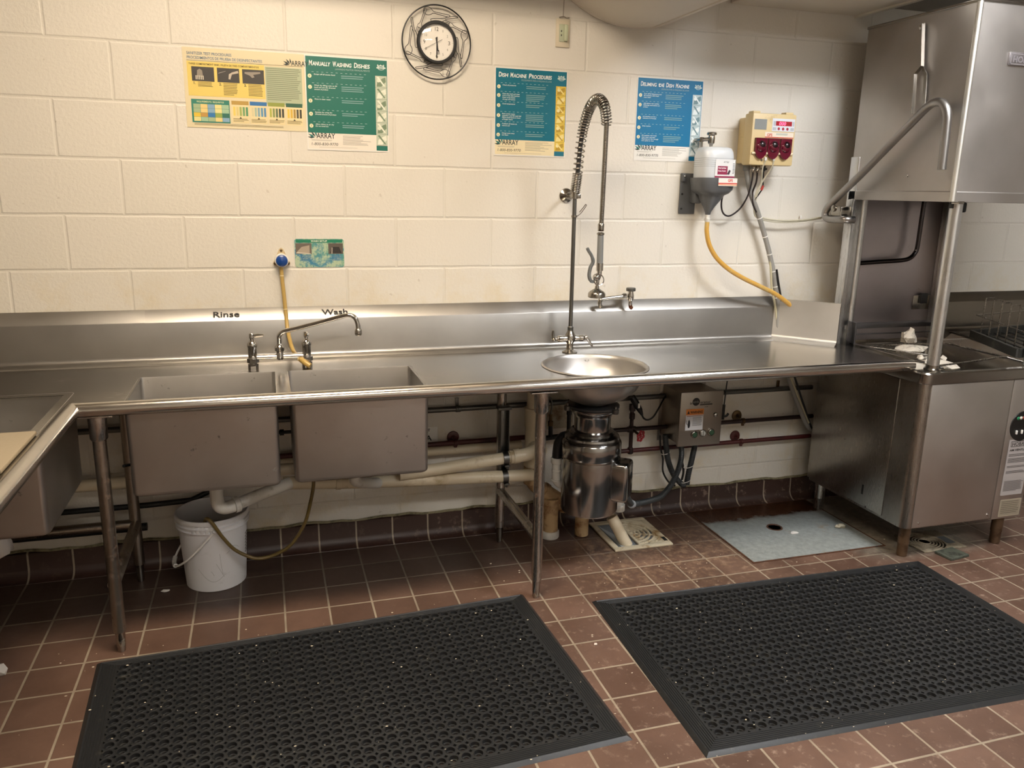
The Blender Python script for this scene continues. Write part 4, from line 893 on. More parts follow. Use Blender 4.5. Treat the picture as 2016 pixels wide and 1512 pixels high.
# ================================================================== CLOCK
ck = thing('wall_clock', 'round white faced clock in a black wire ring of forks, knives and spoons', 'clock', (1.3885, -.02, 1.965))
CXc, CZc, Ro, Ri = 1.3885, 2.1025, .137, .077
def ringpts(r, y, n=72): return [(CXc+r*math.cos(2*PI*k/n), y, CZc+r*math.sin(2*PI*k/n)) for k in range(n+1)]
part('outer_ring', G().tube(ringpts(Ro, -.020), .0028, 10), BLK, ck)
part('clock_case', G().lathe([(.0001, 0), (.074, 0), (Ri+.002, .006), (Ri+.003, .026), (Ri, .031), (Ri-.008, .031), (Ri-.009, .026), (Ri-.010, .014)], (CXc, -.002, CZc), (0, -1, 0), 64), BLK, ck)
part('dial', G().lathe([(Ri-.0095, .0150), (Ri-.0095, .0183), (.0001, .0184)], (CXc, -.002, CZc), (0, -1, 0), 64), flat('#e8e4dc', .35), ck)
S = Sheet((CXc-.07, -.0206, CZc+.07), (1, 0, 0), (0, 0, 1), (0, -1, 0), .14, .14)
for k in range(1, 13):
    a = PI/2-2*PI*k/12; r = .355; tx = str(k); big = k in (12, 3, 6, 9); hh = .105 if big else .07; ww = (.10 if big else .065) if len(tx) > 1 else (.06 if big else (.04 if k > 1 else .014))
    S.text('numerals', tx, .5+r*math.cos(a)-ww/2, .5-r*math.sin(a)+hh/2, hh, '#4f4c48' if big else '#8a867e', 2, w=ww)
for k in range(60):
    a = 2*PI*k/60; c_, s_ = math.cos(a), math.sin(a); q = .002 if k % 5 else .004
    S.poly('numerals', [(.5+.445*c_-q*s_, .5+.445*s_+q*c_), (.5+.46*c_-q*s_, .5+.46*s_+q*c_), (.5+.46*c_+q*s_, .5+.46*s_-q*c_), (.5+.445*c_+q*s_, .5+.445*s_-q*c_)], '#55524d', 2)
S.done(ck)
def hand(nm, ang, L, wd, mt, y, fork=False, tail=.02):
    a = math.radians(ang); d = Vector((math.sin(a), 0, math.cos(a))); pz = Vector((math.cos(a), 0, -math.sin(a))); c = Vector((CXc, y, CZc)); g = G()
    g.prism([tuple(c-d*tail-pz*wd), tuple(c-d*tail+pz*wd), tuple(c+d*L*(.7 if fork else 1)+pz*wd*.7), tuple(c+d*L*(.7 if fork else 1)-pz*wd*.7)], (0, -1, 0), .0008)
    if fork:
        for s in (-1, 0, 1): g.prism([tuple(c+d*L*.66+pz*(s*.0042-.0008)), tuple(c+d*L*.66+pz*(s*.0042+.0008)), tuple(c+d*L+pz*(s*.0042+.0008)), tuple(c+d*L+pz*(s*.0042-.0008))], (0, -1, 0), .0008)
        g.prism([tuple(c+d*L*.64-pz*.005), tuple(c+d*L*.64+pz*.005), tuple(c+d*L*.70+pz*.005), tuple(c+d*L*.70-pz*.005)], (0, -1, 0), .0008)
    part(nm, g, mt, ck)
hand('hour_hand', 172, .045, .003, BLK, -.0225, True, .018); hand('minute_hand', 181, .058, .0022, BLK, -.0238, False, .02); hand('second_hand', 242, .058, .0007, BLK, -.0252, False, .024)
gm, n, l, b = new_mat('clock_lens'); n.remove(b); tr_ = n.new('ShaderNodeBsdfTransparent'); gl_ = n.new('ShaderNodeBsdfGlossy'); gl_.inputs['Roughness'].default_value = .03; fr_ = n.new('ShaderNodeFresnel'); fr_.inputs[0].default_value = 1.4
mx_ = n.new('ShaderNodeMixShader'); mx_.inputs[0].default_value = .05; l.new(tr_.outputs[0], mx_.inputs[1]); l.new(gl_.outputs[0], mx_.inputs[2]); l.new(mx_.outputs[0], n['Material Output'].inputs[0])
part('lens', G().shell([(.0001, .0345), (.03, .0335), (.055, .0305), (Ri-.0095, .0265)], (CXc, -.002, CZc), (0, -1, 0), 48), gm, ck, smooth=60)
def cut(head, tail, kind, sc, flip=1):
    hd_ = Vector((CXc+head[0], -.020, CZc+head[1])); tl_ = Vector((CXc+tail[0], -.020, CZc+tail[1])); d = (hd_-tl_).normalized(); q = Vector((-d.z, 0, d.x))*flip; c = tl_+d*.058*sc; d = d*sc; q = q*sc
    if kind == 'spoon': o = [(-.055, .004), (-.01, .0028), (.008, .0035), (.018, .011), (.030, .0145), (.043, .010), (.048, 0), (.043, -.010), (.030, -.0145), (.018, -.011), (.008, -.0035), (-.01, -.0028), (-.055, -.004), (-.058, 0), (-.055, .004)]
    elif kind == 'knife': o = [(-.055, .003), (-.012, .003), (-.005, .0005), (.02, .001), (.052, .004), (.057, -.001), (.045, -.010), (.02, -.012), (-.004, -.008), (-.010, -.004), (-.055, -.004), (-.058, 0), (-.055, .003)]
    else: o = [(-.055, .0045), (-.012, .003), (.010, .0035), (.018, .009), (.030, .0095), (.030, -.0095), (.018, -.009), (.010, -.0035), (-.012, -.003), (-.055, -.0045), (-.058, 0), (-.055, .0045)]
    P = [c+d*x_+q*y_ for x_, y_ in o]; g = G().tube(cr(P, 4) if kind != 'fork' else P, .0012, 6)
    if kind == 'fork':
        for s_ in (-.0090, -.003, .003, .0090): g.tube([c+d*.029+q*s_, c+d*.050+q*s_], .0011, 6)
    part(kind, g, BLK, ck)
for k in range(4):
    ca, sa = [(1, 0), (0, -1), (-1, 0), (0, 1)][k]
    R_ = lambda p: (p[0]*ca-p[1]*sa, p[0]*sa+p[1]*ca)
    cut(R_((-.037, .113)), R_((.052, .099)), 'spoon', 1.0); cut(R_((-.026, .080)), R_((.084, .100)), 'knife', .95, -1); cut(R_((.034, .076)), R_((.122, .042)), 'fork', .88)

# ================================================================== OUTLET
ot = thing('wall_outlet', 'white wall outlet plate with a power receptacle right of the clock', 'outlet', (1.923, -.003, 2.12))
part('cover_plate', G().box(1.892, -.006, 2.122, 1.954, 0, 2.232, .003), painted('outlet_ivory', '#cfc4ac', .4), ot)
part('receptacle', G().box(1.906, -.009, 2.143, 1.942, -.005, 2.211, .002), flat('#aeb39a', .4), ot)
g = G()
for z in (2.168, 2.184): g.box(1.913, -.0094, z-.0035, 1.917, -.0088, z+.0035)
part('slots', g, BLK, ot); part('adapter', G().box(1.925, -.020, 2.146, 1.941, -.008, 2.208, .003), flat('#b4ba9c', .4), ot)
part('wire_tie', G().tube(cr([(1.905, -.004, 2.236), (1.923, -.008, 2.240), (1.935, -.006, 2.236), (1.950, -.003, 2.238)], 4), .002, 6).tube([(1.922, -.004, 2.238), (1.926, -.003, 2.34)], .0012, 6), flat('#8a8172', .6), ot)

# ================================================================== CHEMICAL DISPENSERS
# tan hose valve at the sinks
t = thing('sanitizer_push_valve', 'blue push button dispensing valve on the wall with a tan hose down to the sink', 'valve', (.760, -.01, 1.25))
part('mounting_plate', G().prism([(.731, 0, 1.232), (.789, 0, 1.232), (.793, 0, 1.241), (.768, 0, 1.296), (.760, 0, 1.302), (.752, 0, 1.296), (.727, 0, 1.241)], (0, -1, 0), .007), painted('stained_ivory', '#c3b08c', .4, '#8f6a3c', .3, 20), t)
for x, z in ((.760, 1.290), (.734, 1.240), (.786, 1.240)): part('screw', G().lathe([(.0055, 0), (.005, .002), (.0001, .003)], (x, -.007, z), (0, -1, 0), 12), BRASS, t)
part('valve_ring', G().lathe([(.026, 0), (.027, .004), (.027, .022), (.025, .026), (.0225, .026)], (.760, -.006, 1.253), (0, -1, 0), 28), WHT, t)
part('push_button', G().lathe([(.0228, .018), (.0228, .034), (.021, .038), (.014, .042), (.0001, .044)], (.760, -.006, 1.253), (0, -1, 0), 28), flat('#123f86', .28), t, 'blue push button')
P = cr([(.757, -.022, 1.228), (.758, -.024, 1.18), (.762, -.026, 1.12), (.766, -.036, 1.04), (.7695, -.060, .98), (.776, -.105, .940), (.786, -.155, .910), (.803, -.215, .897), (.820, -.248, .886), (.842, -.262, .872)], 8)
part('hose', G().tube(P, [.0078]*60+[.0105]*(len(P)-60), 14), THOSE, t)
for i in (6, 22, 58):
    d = P[min(i+1, len(P)-1)]-P[i-1]; part('hose_tie', G().lathe([(.008, -.002), (.0118 if i > 50 else .0092, -.0015), (.0118 if i > 50 else .0092, .0015), (.008, .002)], P[i], d, 14), flat('#d8c79b', .4), t)

# rinse aid bottle and holder
hd = thing('bottle_holder', 'grey plastic funnel shaped bottle holder bracket screwed to the wall', 'bottle holder', (2.60, -.01, 1.45))
g = G(); g.box(2.510, -.009, 1.452, 2.592, -.001, 1.632, .007); part('back_plate', g, GREYP, hd)
g = G(); g.box(2.512, -.022, 1.595, 2.528, -.001, 1.632, .004); part('side_lug', g, GREYP, hd)
for z in (1.475, 1.54, 1.618): part('screw', G().lathe([(.005, 0), (.0045, .002), (.0001, .003)], (2.522, -.009 if z < 1.6 else -.022, z), (0, -1, 0), 12), BLK if z < 1.6 else CHR_W, hd)
def ovl(cx_, cy_, z, rx, ry, n=40, p=2.6):
    o = []
    for k in range(n):
        a = 2*PI*k/n; c_, s_ = math.cos(a), math.sin(a); o.append((cx_+rx*math.copysign(abs(c_)**(2/p), c_), cy_+ry*math.copysign(abs(s_)**(2/p), s_), z))
    return o
def loft(L, cap0=True, cap1=True, g=None, m=0):
    n = len(L[0]); g = g or G(); fs = [(i*n+k, i*n+(k+1) % n, (i+1)*n+(k+1) % n, (i+1)*n+k) for i in range(len(L)-1) for k in range(n)]
    if cap0: fs.append(tuple(range(n-1, -1, -1)))
    if cap1: fs.append(tuple((len(L)-1)*n+k for k in range(n)))
    return g.add([p for q in L for p in q], fs, m)
hx_, hy_ = 2.622, -.092
L = [ovl(2.612, hy_, 1.452, .011, .011, p=2), ovl(2.612, hy_, 1.464, .014, .014, p=2), ovl(2.614, hy_, 1.485, .024, .028, p=2), ovl(2.618, hy_, 1.515, .044, .044, p=2.2), ovl(2.622, hy_, 1.538, .054, .054, p=2.4), ovl(2.622, hy_, 1.546, .072, .066), ovl(2.622, hy_, 1.562, .086, .074, p=3), ovl(2.622, hy_, 1.606, .090, .078, p=3.2), ovl(2.622, hy_, 1.612, .090, .078, p=3.2), ovl(2.622, hy_, 1.612, .083, .071, p=3.2), ovl(2.622, hy_, 1.57, .080, .068, p=3.2)]
part('funnel_cup', loft(L), GREYP, hd, smooth=50)
part('web', G().box(2.56, -.06, 1.50, 2.60, -.006, 1.60, .01), GREYP, hd)
S = Sheet((2.606, -.1712, 1.611), (1, 0, 0), (0, 0, 1), (0, -1, 0), .093, .033)
g = G(); 
def curved(S, R, cx_, k=1.0): pass
S.rect('brand_label', 0, 0, 1, 1, '#e3ddd6', 1); S.rect('brand_label', 0, .60, 1, .74, '#c8352b', 2); S.rect('brand_label', 0, .80, 1, .90, '#d9873a', 2); S.text('brand_label', 'GFS', .50, .46, .34, '#c8352b', 2, w=.26, bold=.03); S.done(hd, {'brand_label': 'white label with red letters GFS'})
bt = thing('rinse_agent_bottle', 'translucent white plastic chemical bottle with maroon label standing upside down in the grey holder', 'bottle', (2.62, -.092, 1.60))
L = [ovl(2.622, hy_, 1.572, .070, .058), ovl(2.622, hy_, 1.60, .078, .066, p=3.4), ovl(2.622, hy_, 1.70, .079, .067, p=3.4), ovl(2.622, hy_, 1.722, .077, .064, p=3.2), ovl(2.622, hy_, 1.738, .070, .057, p=3), ovl(2.622, hy_, 1.743, .058, .044, p=2.8), ovl(2.622, hy_, 1.740, .045, .032, p=2.6)]
bm_, n, l, b = new_mat('translucent_bottle_plastic'); b.inputs['Base Color'].default_value = (*hx('#cfd3d6'), 1); b.inputs['Roughness'].default_value = .28; b.inputs['Subsurface Weight'].default_value = .3; b.inputs['Subsurface Radius'].default_value = (.02, .02, .02)
part('bottle_body', loft(L), bm_, bt, smooth=50)
g = G()
for k in range(5): z = 1.660+k*.0085; g.add([p for q in (ovl(2.622, hy_, z, .0795, .0675, p=3.4), ovl(2.622, hy_, z+.0012, .0795, .0675, p=3.4)) for p in q], [(i, (i+1) % 40, 40+(i+1) % 40, 40+i) for i in range(40)])
part('moulded_lines', g, flat('#8e9295', .5), bt)
S = Sheet((2.592, -.1597, 1.690), (1, 0, 0), (0, 0, 1), (0, -1, 0), .098, .078)
S.rect('label', 0, 0, 1, 1, '#dcdcdc', 1); S.rect('label', .12, .36, .62, .82, '#8c2447', 2); S.text('label', 'Heat Sanitizer', .15, .50, .09, '#ead9df', 3, w=.40, bold=.02); S.text('label', 'Rinse Agent', .15, .66, .09, '#ead9df', 3, w=.38, bold=.02); S.text('label', 'array', .40, .17, .10, '#2a2f38', 3, w=.28, shear=.3)
S.poly('label', [(.60, .80), (.70, .55), (.78, .60), (.72, .82)], '#3a2b35', 3); S.rect('label', 0, .90, 1, .99, '#8c2447', 2); S.lines('label', .88, .98, .2, .8, 8, '#444444', 2, .4); S.done(bt, {'label': 'white and maroon printed label'})
# vacuum breaker above bottle
t = thing('siphon_breaker', 'small chrome siphon breaker fitting on the wall above the white bottle', 'valve', (2.60, -.05, 1.76))
g = G(); g.lathe([(.006, -.040), (.008, -.028), (.0145, -.022), (.0155, .0), (.013, .012)], (2.612, -.075, 1.783), (0, 0, 1), 18); g.tube([(2.612, -.075, 1.778), (2.575, -.06, 1.776), (2.572, -.004, 1.776)], .0085, 12); g.tube([(2.575, -.058, 1.776), (2.576, -.058, 1.735)], .0045, 8); g.lathe([(.010, -.01), (.010, .01)], (2.574, -.058, 1.776), (0, 0, 1), 6)
part('valve_body', g, CHR_W, t); part('cap', G().lathe([(.019, .012), (.0215, .014), (.0215, .022), (.018, .025), (.0001, .026)], (2.612, -.075, 1.783), (0, 0, 1), 22), CHR_W, t)
part('stem', G().tube([(2.610, -.075, 1.752), (2.606, -.078, 1.735)], .004, 8), BLK, t)
# amber hose
t = thing('amber_hose', 'amber yellow hose curving from the grey bottle holder down behind the dish machine splash', 'hose', (2.612, -.092, 1.44))
P = cr([(2.612, -.092, 1.425), (2.614, -.092, 1.375), (2.632, -.095, 1.315), (2.672, -.10, 1.258), (2.735, -.105, 1.208), (2.810, -.108, 1.168), (2.900, -.108, 1.130), (2.985, -.105, 1.095), (3.050, -.100, 1.060), (3.120, -.095, 1.012), (3.16, -.09, .97)], 10)
part('hose', G().tube(P, .0105, 16), YHOSE, t); part('barb_fitting', G().lathe([(.010, .015), (.010, -.002), (.0125, -.004), (.0125, -.016), (.0108, -.020)], (2.612, -.092, 1.440), (0, 0, 1), 16), PVCW, t)
part('outlet_nipple', G().tube([(2.612, -.092, 1.438), (2.612, -.092, 1.456)], .0085, 14), BLK, t)

# peristaltic dispenser
db = thing('detergent_dispenser', 'beige wall dispenser with red digital display and three dark red pump covers', 'dispenser', (2.885, -.01, 1.67))
part('rear_case', G().box(2.790, -.075, 1.680, 2.985, -.002, 1.880, .006), BEIGE, db)
part('front_case', G().box(2.774, -.137, 1.672, 2.998, -.073, 1.893, .007), BEIGE, db)
g = G(); g.box(2.778, -.130, 1.889, 2.815, -.09, 1.902, .004); g.box(2.945, -.130, 1.889, 2.985, -.09, 1.902, .004); part('top_latch', g, BEIGE, db)
S = Sheet((2.774, -.1376, 1.893), (1, 0, 0), (0, 0, 1), (0, -1, 0), .224, .221)
S.rect('blank_panel', .045, .115, .32, .315, '#878a88', 1)
S.rect('display_panel', .445, .09, .965, .335, '#d8dbe2', 1); S.rect('display_panel', .47, .14, .52, .23, '#b4b9c0', 2); S.rect('display_panel', .91, .14, .95, .23, '#b4b9c0', 2); S.rect('display_panel', .46, .26, .54, .315, '#b4b9c0', 2); S.rect('display_panel', .87, .26, .95, .315, '#b4b9c0', 2)
for k in range(3): S.disc('display_panel', .60+k*.10, .285, .028, '#a32b40', 2)
S.rect('digital_display', .525, .140, .895, .228, '#5a0713', 2, emis='#ff1030', es=.25); S.text('digital_display', '000', .60, .215, .062, '#ff5b7a', 3, w=.155, bold=.01, shear=.15, emis='#ff3a55', es=6)
S.rect('brand_label', .30, .355, .955, .465, '#e8dccb', 1); S.rect('brand_label', .30, .445, .955, .462, '#c8452b', 2); S.text('brand_label', 'GFS', .345, .435, .052, '#c8452b', 2, w=.12, bold=.03); S.lines('brand_label', .55, .84, .375, .415, 2, '#8aa39a', 2, .45)
S.done(db, {'digital_display': 'glowing red digits'})
rm, n, l, b = new_mat('dark_red_cover'); b.inputs['Base Color'].default_value = (*hx('#5c0c24'), 1); b.inputs['Roughness'].default_value = .12; b.inputs['Coat Weight'].default_value = .5
for k in range(3):
    xc = 2.821+k*.0635
    g = G(); zt, zb = 1.788, 1.700
    pts = [(xc-.029, zt), (xc+.029, zt), (xc+.029, 1.727), (xc+.024, 1.716), (xc+.016, 1.706), (xc+.006, 1.699), (xc-.006, 1.699), (xc-.016, 1.706), (xc-.024, 1.716), (xc-.029, 1.727)]
    g.prism([(a, -.1375, c) for a, c in pts][::-1], (0, -1, 0), .012); g.sphere((xc, -.147, 1.752), .025, 1, .62, 1.02, 24)
    o = part('pump_cover', g, rm, db, 'dark red translucent pump cover')
    part('roller_bulge', G().sphere((xc, -.149, 1.757), .0195, 1, .78, 1.0, 20), flat('#1c0a10', .15), o)
for k in range(4):
    xc = 2.789+k*.0635; part('cover_catch', G().tube([(xc-.009, -.141, 1.722), (xc+.009, -.143, 1.724)], [.0045, .006], 10), flat('#e2d3b0', .4), db)
for k in range(2): part('tube_fitting', G().box(2.846+k*.042, -.146, 1.692, 2.858+k*.042, -.136, 1.706, .002), PVCW, db)
part('lock_screw', G().lathe([(.005, 0), (.0045, .003), (.0001, .0035)], (2.835, -.137, 1.694), (0, -1, 0), 12), CHR_W, db)
g = G()
for x in (2.828, 2.850): g.lathe([(.010, .012), (.0115, .008), (.0115, -.006), (.007, -.012), (.005, -.022)], (x, -.09, 1.662), (0, 0, 1), 12)
part('cable_gland', g, CHR_W, db); part('cable_gland', G().lathe([(.0085, .010), (.0085, -.014), (.005, -.018)], (2.882, -.09, 1.664), (0, 0, 1), 12).box(2.872, -.10, 1.653, 2.895, -.08, 1.662, .002), BLK, db, 'black cable gland')
# conduit bundle
t = thing('grey_cable_bundle', 'grey conduit with white ties running down from the beige dispenser behind the counter', 'conduit', (2.8, -.05, 1.67))
P = cr([(2.812, -.060, 1.668), (2.820, -.062, 1.62), (2.845, -.060, 1.55), (2.892, -.055, 1.470), (2.935, -.05, 1.385), (2.972, -.05, 1.30), (3.000, -.05, 1.225), (3.022, -.05, 1.155), (3.042, -.052, 1.08), (3.058, -.055, 1.02), (3.068, -.058, .90), (3.13, -.06, .72), (3.20, -.07, .56), (3.275, -.08, .42), (3.31, -.08, .39)], 8)
part('conduit', G().tube(P, .0115, 14), painted('grey_pvc_conduit', '#8d8b86', .5), t)
part('collar', G().lathe([(.016, .01), (.017, .006), (.017, -.010), (.013, -.014)], (2.812, -.060, 1.662), (0, 0, 1), 16), flat('#7f7d79', .5), t)
for i in (27, 35, 43, 52, 60, 66): part('cable_tie', G().lathe([(.0118, -.002), (.0135, -.0015), (.0135, .0015), (.0118, .002)], P[i], P[i+1]-P[i], 14), WHT, t)
part('dark_cable', G().tube(cr([(3.022, -.062, 1.20), (3.040, -.064, 1.13), (3.060, -.066, 1.06), (3.072, -.066, 1.00), (3.10, -.07, .85), (3.17, -.08, .68), (3.25, -.09, .50), (3.30, -.09, .40)], 8), .005, 8), BLK, t)
part('clear_tube', G().tube(cr([(2.985, -.052, 1.27), (2.998, -.055, 1.18), (3.012, -.056, 1.10), (3.040, -.056, 1.02), (3.08, -.06, .85), (3.14, -.07, .7), (3.28, -.09, .43)], 8), .0055, 8), painted('cloudy_tubing', '#b9b295', .35), t)
solo('power_cable', G().tube(cr([(2.829, -.090, 1.645), (2.829, -.085, 1.60), (2.822, -.075, 1.540), (2.800, -.06, 1.485), (2.765, -.05, 1.452), (2.735, -.05, 1.447), (2.712, -.05, 1.465), (2.703, -.05, 1.505), (2.704, -.06, 1.560)], 8), .0040, 8), flat('#241c1c', .4), 'dark cord looping from the beige dispenser to the grey bottle holder', 'cable')
solo('power_cable', G().tube(cr([(2.851, -.09, 1.645), (2.853, -.085, 1.60), (2.848, -.07, 1.55), (2.862, -.062, 1.50), (2.885, -.06, 1.465)], 8), .0042, 8), flat('#241c1c', .4), 'short dark cord from the beige dispenser joining the grey conduit', 'cable')
t = thing('inline_cable', 'thin black cord with red inline connector below the beige dispenser', 'cable', (2.883, -.09, 1.65))
part('cord', G().tube(cr([(2.883, -.09, 1.650), (2.888, -.085, 1.61), (2.892, -.08, 1.575), (2.880, -.072, 1.545), (2.866, -.066, 1.52), (2.872, -.06, 1.49)], 8), .0032, 8), BLK, t); part('connector', G().tube([(2.893, -.083, 1.585), (2.888, -.078, 1.565)], .0058, 8), flat('#b0403a', .4), t)
for k, pts in enumerate(([(2.852, -.142, 1.692), (2.852, -.125, 1.66), (2.875, -.09, 1.60), (2.872, -.07, 1.54), (2.880, -.055, 1.475), (2.905, -.05, 1.448), (2.96, -.05, 1.434), (3.05, -.05, 1.428), (3.15, -.05, 1.432), (3.25, -.055, 1.445)],
                         [(2.894, -.142, 1.692), (2.897, -.125, 1.66), (2.880, -.09, 1.60), (2.864, -.07, 1.54), (2.874, -.055, 1.475), (2.90, -.046, 1.440), (2.97, -.045, 1.424), (3.06, -.045, 1.420), (3.16, -.045, 1.427), (3.25, -.05, 1.440)])):
    solo('clear_tube', G().tube(cr(pts, 8), .0038, 8), painted('milky_tubing', '#c2bda8', .3), 'milky tube from the beige dispenser to the dish machine, %s of two' % ('upper' if k == 0 else 'lower'), 'tube')
solo('tube_clip', G().tube([(3.165, -.003, 1.428), (3.165, -.012, 1.44), (3.165, -.008, 1.452)], .004, 8), WHT, 'small white clip on the wall holding the milky tubes', 'clip')

# ================================================================== DISH MACHINE
mc = thing('dish_machine', 'tall stainless steel pass-through dish machine with raised hood and lift handle', 'dishwasher', (3.6, -.45, 0))
MX0, MX1, MYF, MYB, MZ0, MZ1 = 3.272, 3.925, -.785, -.125, .150, .842
# cabinet as open tub: outer skin with rounded front corners
def rrect(x0, x1, y0, y1, r, z, n=6):
    o = []
    for cx_, cy_, st in ((x1-r, y1-r, 0), (x0+r, y1-r, 90), (x0+r, y0+r, 180), (x1-r, y0+r, 270)):
        for k in range(n): a = math.radians(st+90*k/(n-1)); o.append((cx_+r*math.cos(a), cy_+r*math.sin(a), z))
    return o
g = loft([rrect(MX0, MX1, MYF, MYB, .035, z) for z in (MZ0, MZ0+.002, MZ1-.045)], True, False); part('cabinet', g, ST_DK, mc, smooth=30)
g = loft([rrect(MX0-.004, MX1+.004, MYF-.005, MYB+.004, .038, MZ1-.048), rrect(MX0-.006, MX1+.006, MYF-.008, MYB+.006, .04, MZ1-.044), rrect(MX0-.006, MX1+.006, MYF-.008, MYB+.006, .04, MZ1-.006), rrect(MX0-.002, MX1+.002, MYF-.004, MYB+.002, .038, MZ1), rrect(MX0+.022, MX1-.022, MYF+.022, MYB-.022, .03, MZ1), rrect(MX0+.024, MX1-.024, MYF+.024, MYB-.024, .03, MZ1-.006), rrect(MX0+.03, MX1-.03, MYF+.03, MYB-.03, .03, .60)], False, True)
part('tank_rim', g, ST, mc, smooth=30)
part('front_panel', G().box(MX0+.040, MYF-.004, MZ0+.004, 3.748, MYF+.010, MZ1-.050, .003), ST_V, mc)
part('control_panel', G().box(3.753, MYF-.004, MZ0-.004, MX1-.004, MYF+.010, MZ1-.050, .003), ST_V, mc)
part('side_panel', G().box(MX0-.004, -.655, MZ0+.012, MX0+.01, MYB-.01, MZ1-.052, .002), ST_DK, mc)
g = G()
for x, z in ((3.345, .175), (3.728, .172)): g.lathe([(.006, 0), (.006, .002), (.0001, .004)], (x, MYF-.004, z), (0, -1, 0), 12)
part('panel_screws', g, CHR, mc)
g = G(); g.lathe([(.005, 0), (.0001, .003)], (MX0-.004, -.555, .165), (-1, 0, 0), 12); g.box(MX0-.0055, -.53, .215, MX0-.0042, -.518, .262, .004); part('side_slot', g, BLK, mc)
RLEG = painted('rust_coated_leg', '#65503c', .42, '#3b2617', .4, 16, .45)
for x, y, mt in ((3.335, -.733, RLEG), (3.862, -.733, RLEG), (3.322, -.178, ST_LEG), (3.87, -.178, ST_LEG)):
    o = part('leg', G().lathe([(.0245, .060), (.0245, .152)], (x, y, 0), (0, 0, 1), 20), mt, mc); part('foot', G().lathe([(.0001, 0), (.021, .001), (.0225, .008), (.0225, .062), (.0245, .066)], (x, y, 0), (0, 0, 1), 20), mt, o)
# control dial and labels
S = Sheet((3.753, MYF-.0045, .792), (1, 0, 0), (0, 0, 1), (0, -1, 0), .168, .646)
g = G(); g.lathe([(.0001, .003), (.066, .003), (.068, .0015), (.068, 0)], (3.838, MYF-.004, .580), (0, -1, 0), 48); part('control_dial_plate', g, BLK, mc)
for x, z, c in ((3.806, .617, '#1c7a4e'), (3.822, .618, '#c9c6bb'), (3.838, .618, '#8a2f22'), (3.854, .618, '#1c7a4e')): part('indicator_lamp', G().sphere((x, MYF-.007, z), .0075, 1, .5, 1, 14), flat(c, .3), mc)
for x, z in ((3.806, .554), (3.836, .555)): part('toggle_switch', G().box(x-.003, MYF-.014, z-.009, x+.003, MYF-.006, z+.009, .002), WHT, mc)
def sheet_mc(x0, z1, w, h): return Sheet((x0, MYF-.0048, z1), (1, 0, 0), (0, 0, 1), (0, -1, 0), w, h)
S = sheet_mc(3.780, .520, .125, .262)
S.rect('instruction_label', 0, 0, 1, 1, '#a19b98', 1); S.rect('instruction_label', .10, .03, .98, .13, '#2c2a29', 2); S.rect('instruction_label', .12, .04, .96, .12, '#a19b98', 3); S.text('instruction_label', 'HOBART', .15, .112, .062, '#2c2a29', 4, w=.78, bold=.02)
S.text('instruction_label', 'AM VENTLESS', .08, .205, .035, '#2c2a29', 3, w=.85, bold=.03)
for a, b_, n_ in ((.26, .31, 2), (.335, .42, 5), (.47, .51, 2), (.56, .61, 3), (.74, .93, 12)): S.lines('instruction_label', .08, .95, a, b_, n_, '#55504e', 2, .5)
S.done(mc, {'instruction_label': 'printed instruction label'})
S = sheet_mc(3.788, .238, .122, .082); S.rect('rating_plate', 0, 0, 1, 1, '#a89d88', 1); S.rect('rating_plate', .03, .05, .97, .95, '#8f8574', 2); S.lines('rating_plate', .08, .92, .12, .88, 7, '#5a5244', 3, .3); S.done(mc)
# posts
g = G(); g.box(3.288, -.222, .80, 3.330, -.165, 1.72, .004).box(3.283, -.224, .80, 3.290, -.205, 1.535, .001)
part('guide_post', g, POST, mc); part('guide_post', G().tube([(3.352, -.735, .842), (3.352, -.735, 1.54)], .0245, 26), POST, mc)
part('guide_post', G().tube([(3.352, -.205, .80), (3.352, -.205, 1.54)], .019, 20), POST, mc)
part('guide_post', G().tube([(3.880, -.735, .842), (3.880, -.735, 1.54)], .0245, 26), POST, mc); part('guide_post', G().box(3.872, -.222, .80, 3.912, -.165, 1.60, .004), POST, mc)
part('post_collar', G().lathe([(.0245, .002), (.034, .002), (.034, .008), (.0265, .012), (.0265, .026)], (3.352, -.735, MZ1-.002), (0, 0, 1), 22), CHR_W, mc)
part('roller_bracket', G().box(3.326, -.745, 1.505, 3.350, -.725, 1.532, .003).box(3.376, -.745, 1.49, 3.398, -.728, 1.530, .006), BLK, mc)
# back panel of the wash chamber
pm = steel('chamber_back_panel', '#c3bcc0', .36, (60, 60, 2), dirt=.02, dirtcol='#786a5b', var=.05)
part('back_panel', G().box(3.325, -.152, .86, 3.868, -.146, 1.72, .002), pm, mc)
part('panel_edge', G().box(3.868, -.175, .86, 3.884, -.146, 1.56, .002), ST_DK, mc)
part('wash_arm_pipe', G().tube(cr([(3.705, -.20, 1.58), (3.702, -.20, 1.45), (3.700, -.20, 1.32), (3.690, -.20, 1.285), (3.665, -.20, 1.262), (3.620, -.20, 1.252), (3.50, -.20, 1.246), (3.34, -.20, 1.238)], 8), .0105, 14), steel('dark_polished_tube', '#4c4748', .18), mc)
g = G(); g.box(3.760, -.158, 1.005, 3.860, -.152, 1.075, .002); part('latch_plate', g, CHR_W, mc); part('latch_magnet', G().box(3.795, -.172, 1.035, 3.835, -.157, 1.085, .003), BLK, mc)
part('drain_flap', G().prism([(3.905, -.165, 1.10), (3.955, -.165, 1.045), (3.905, -.165, .99)], (0, 1, 0), .006), BLK, mc)
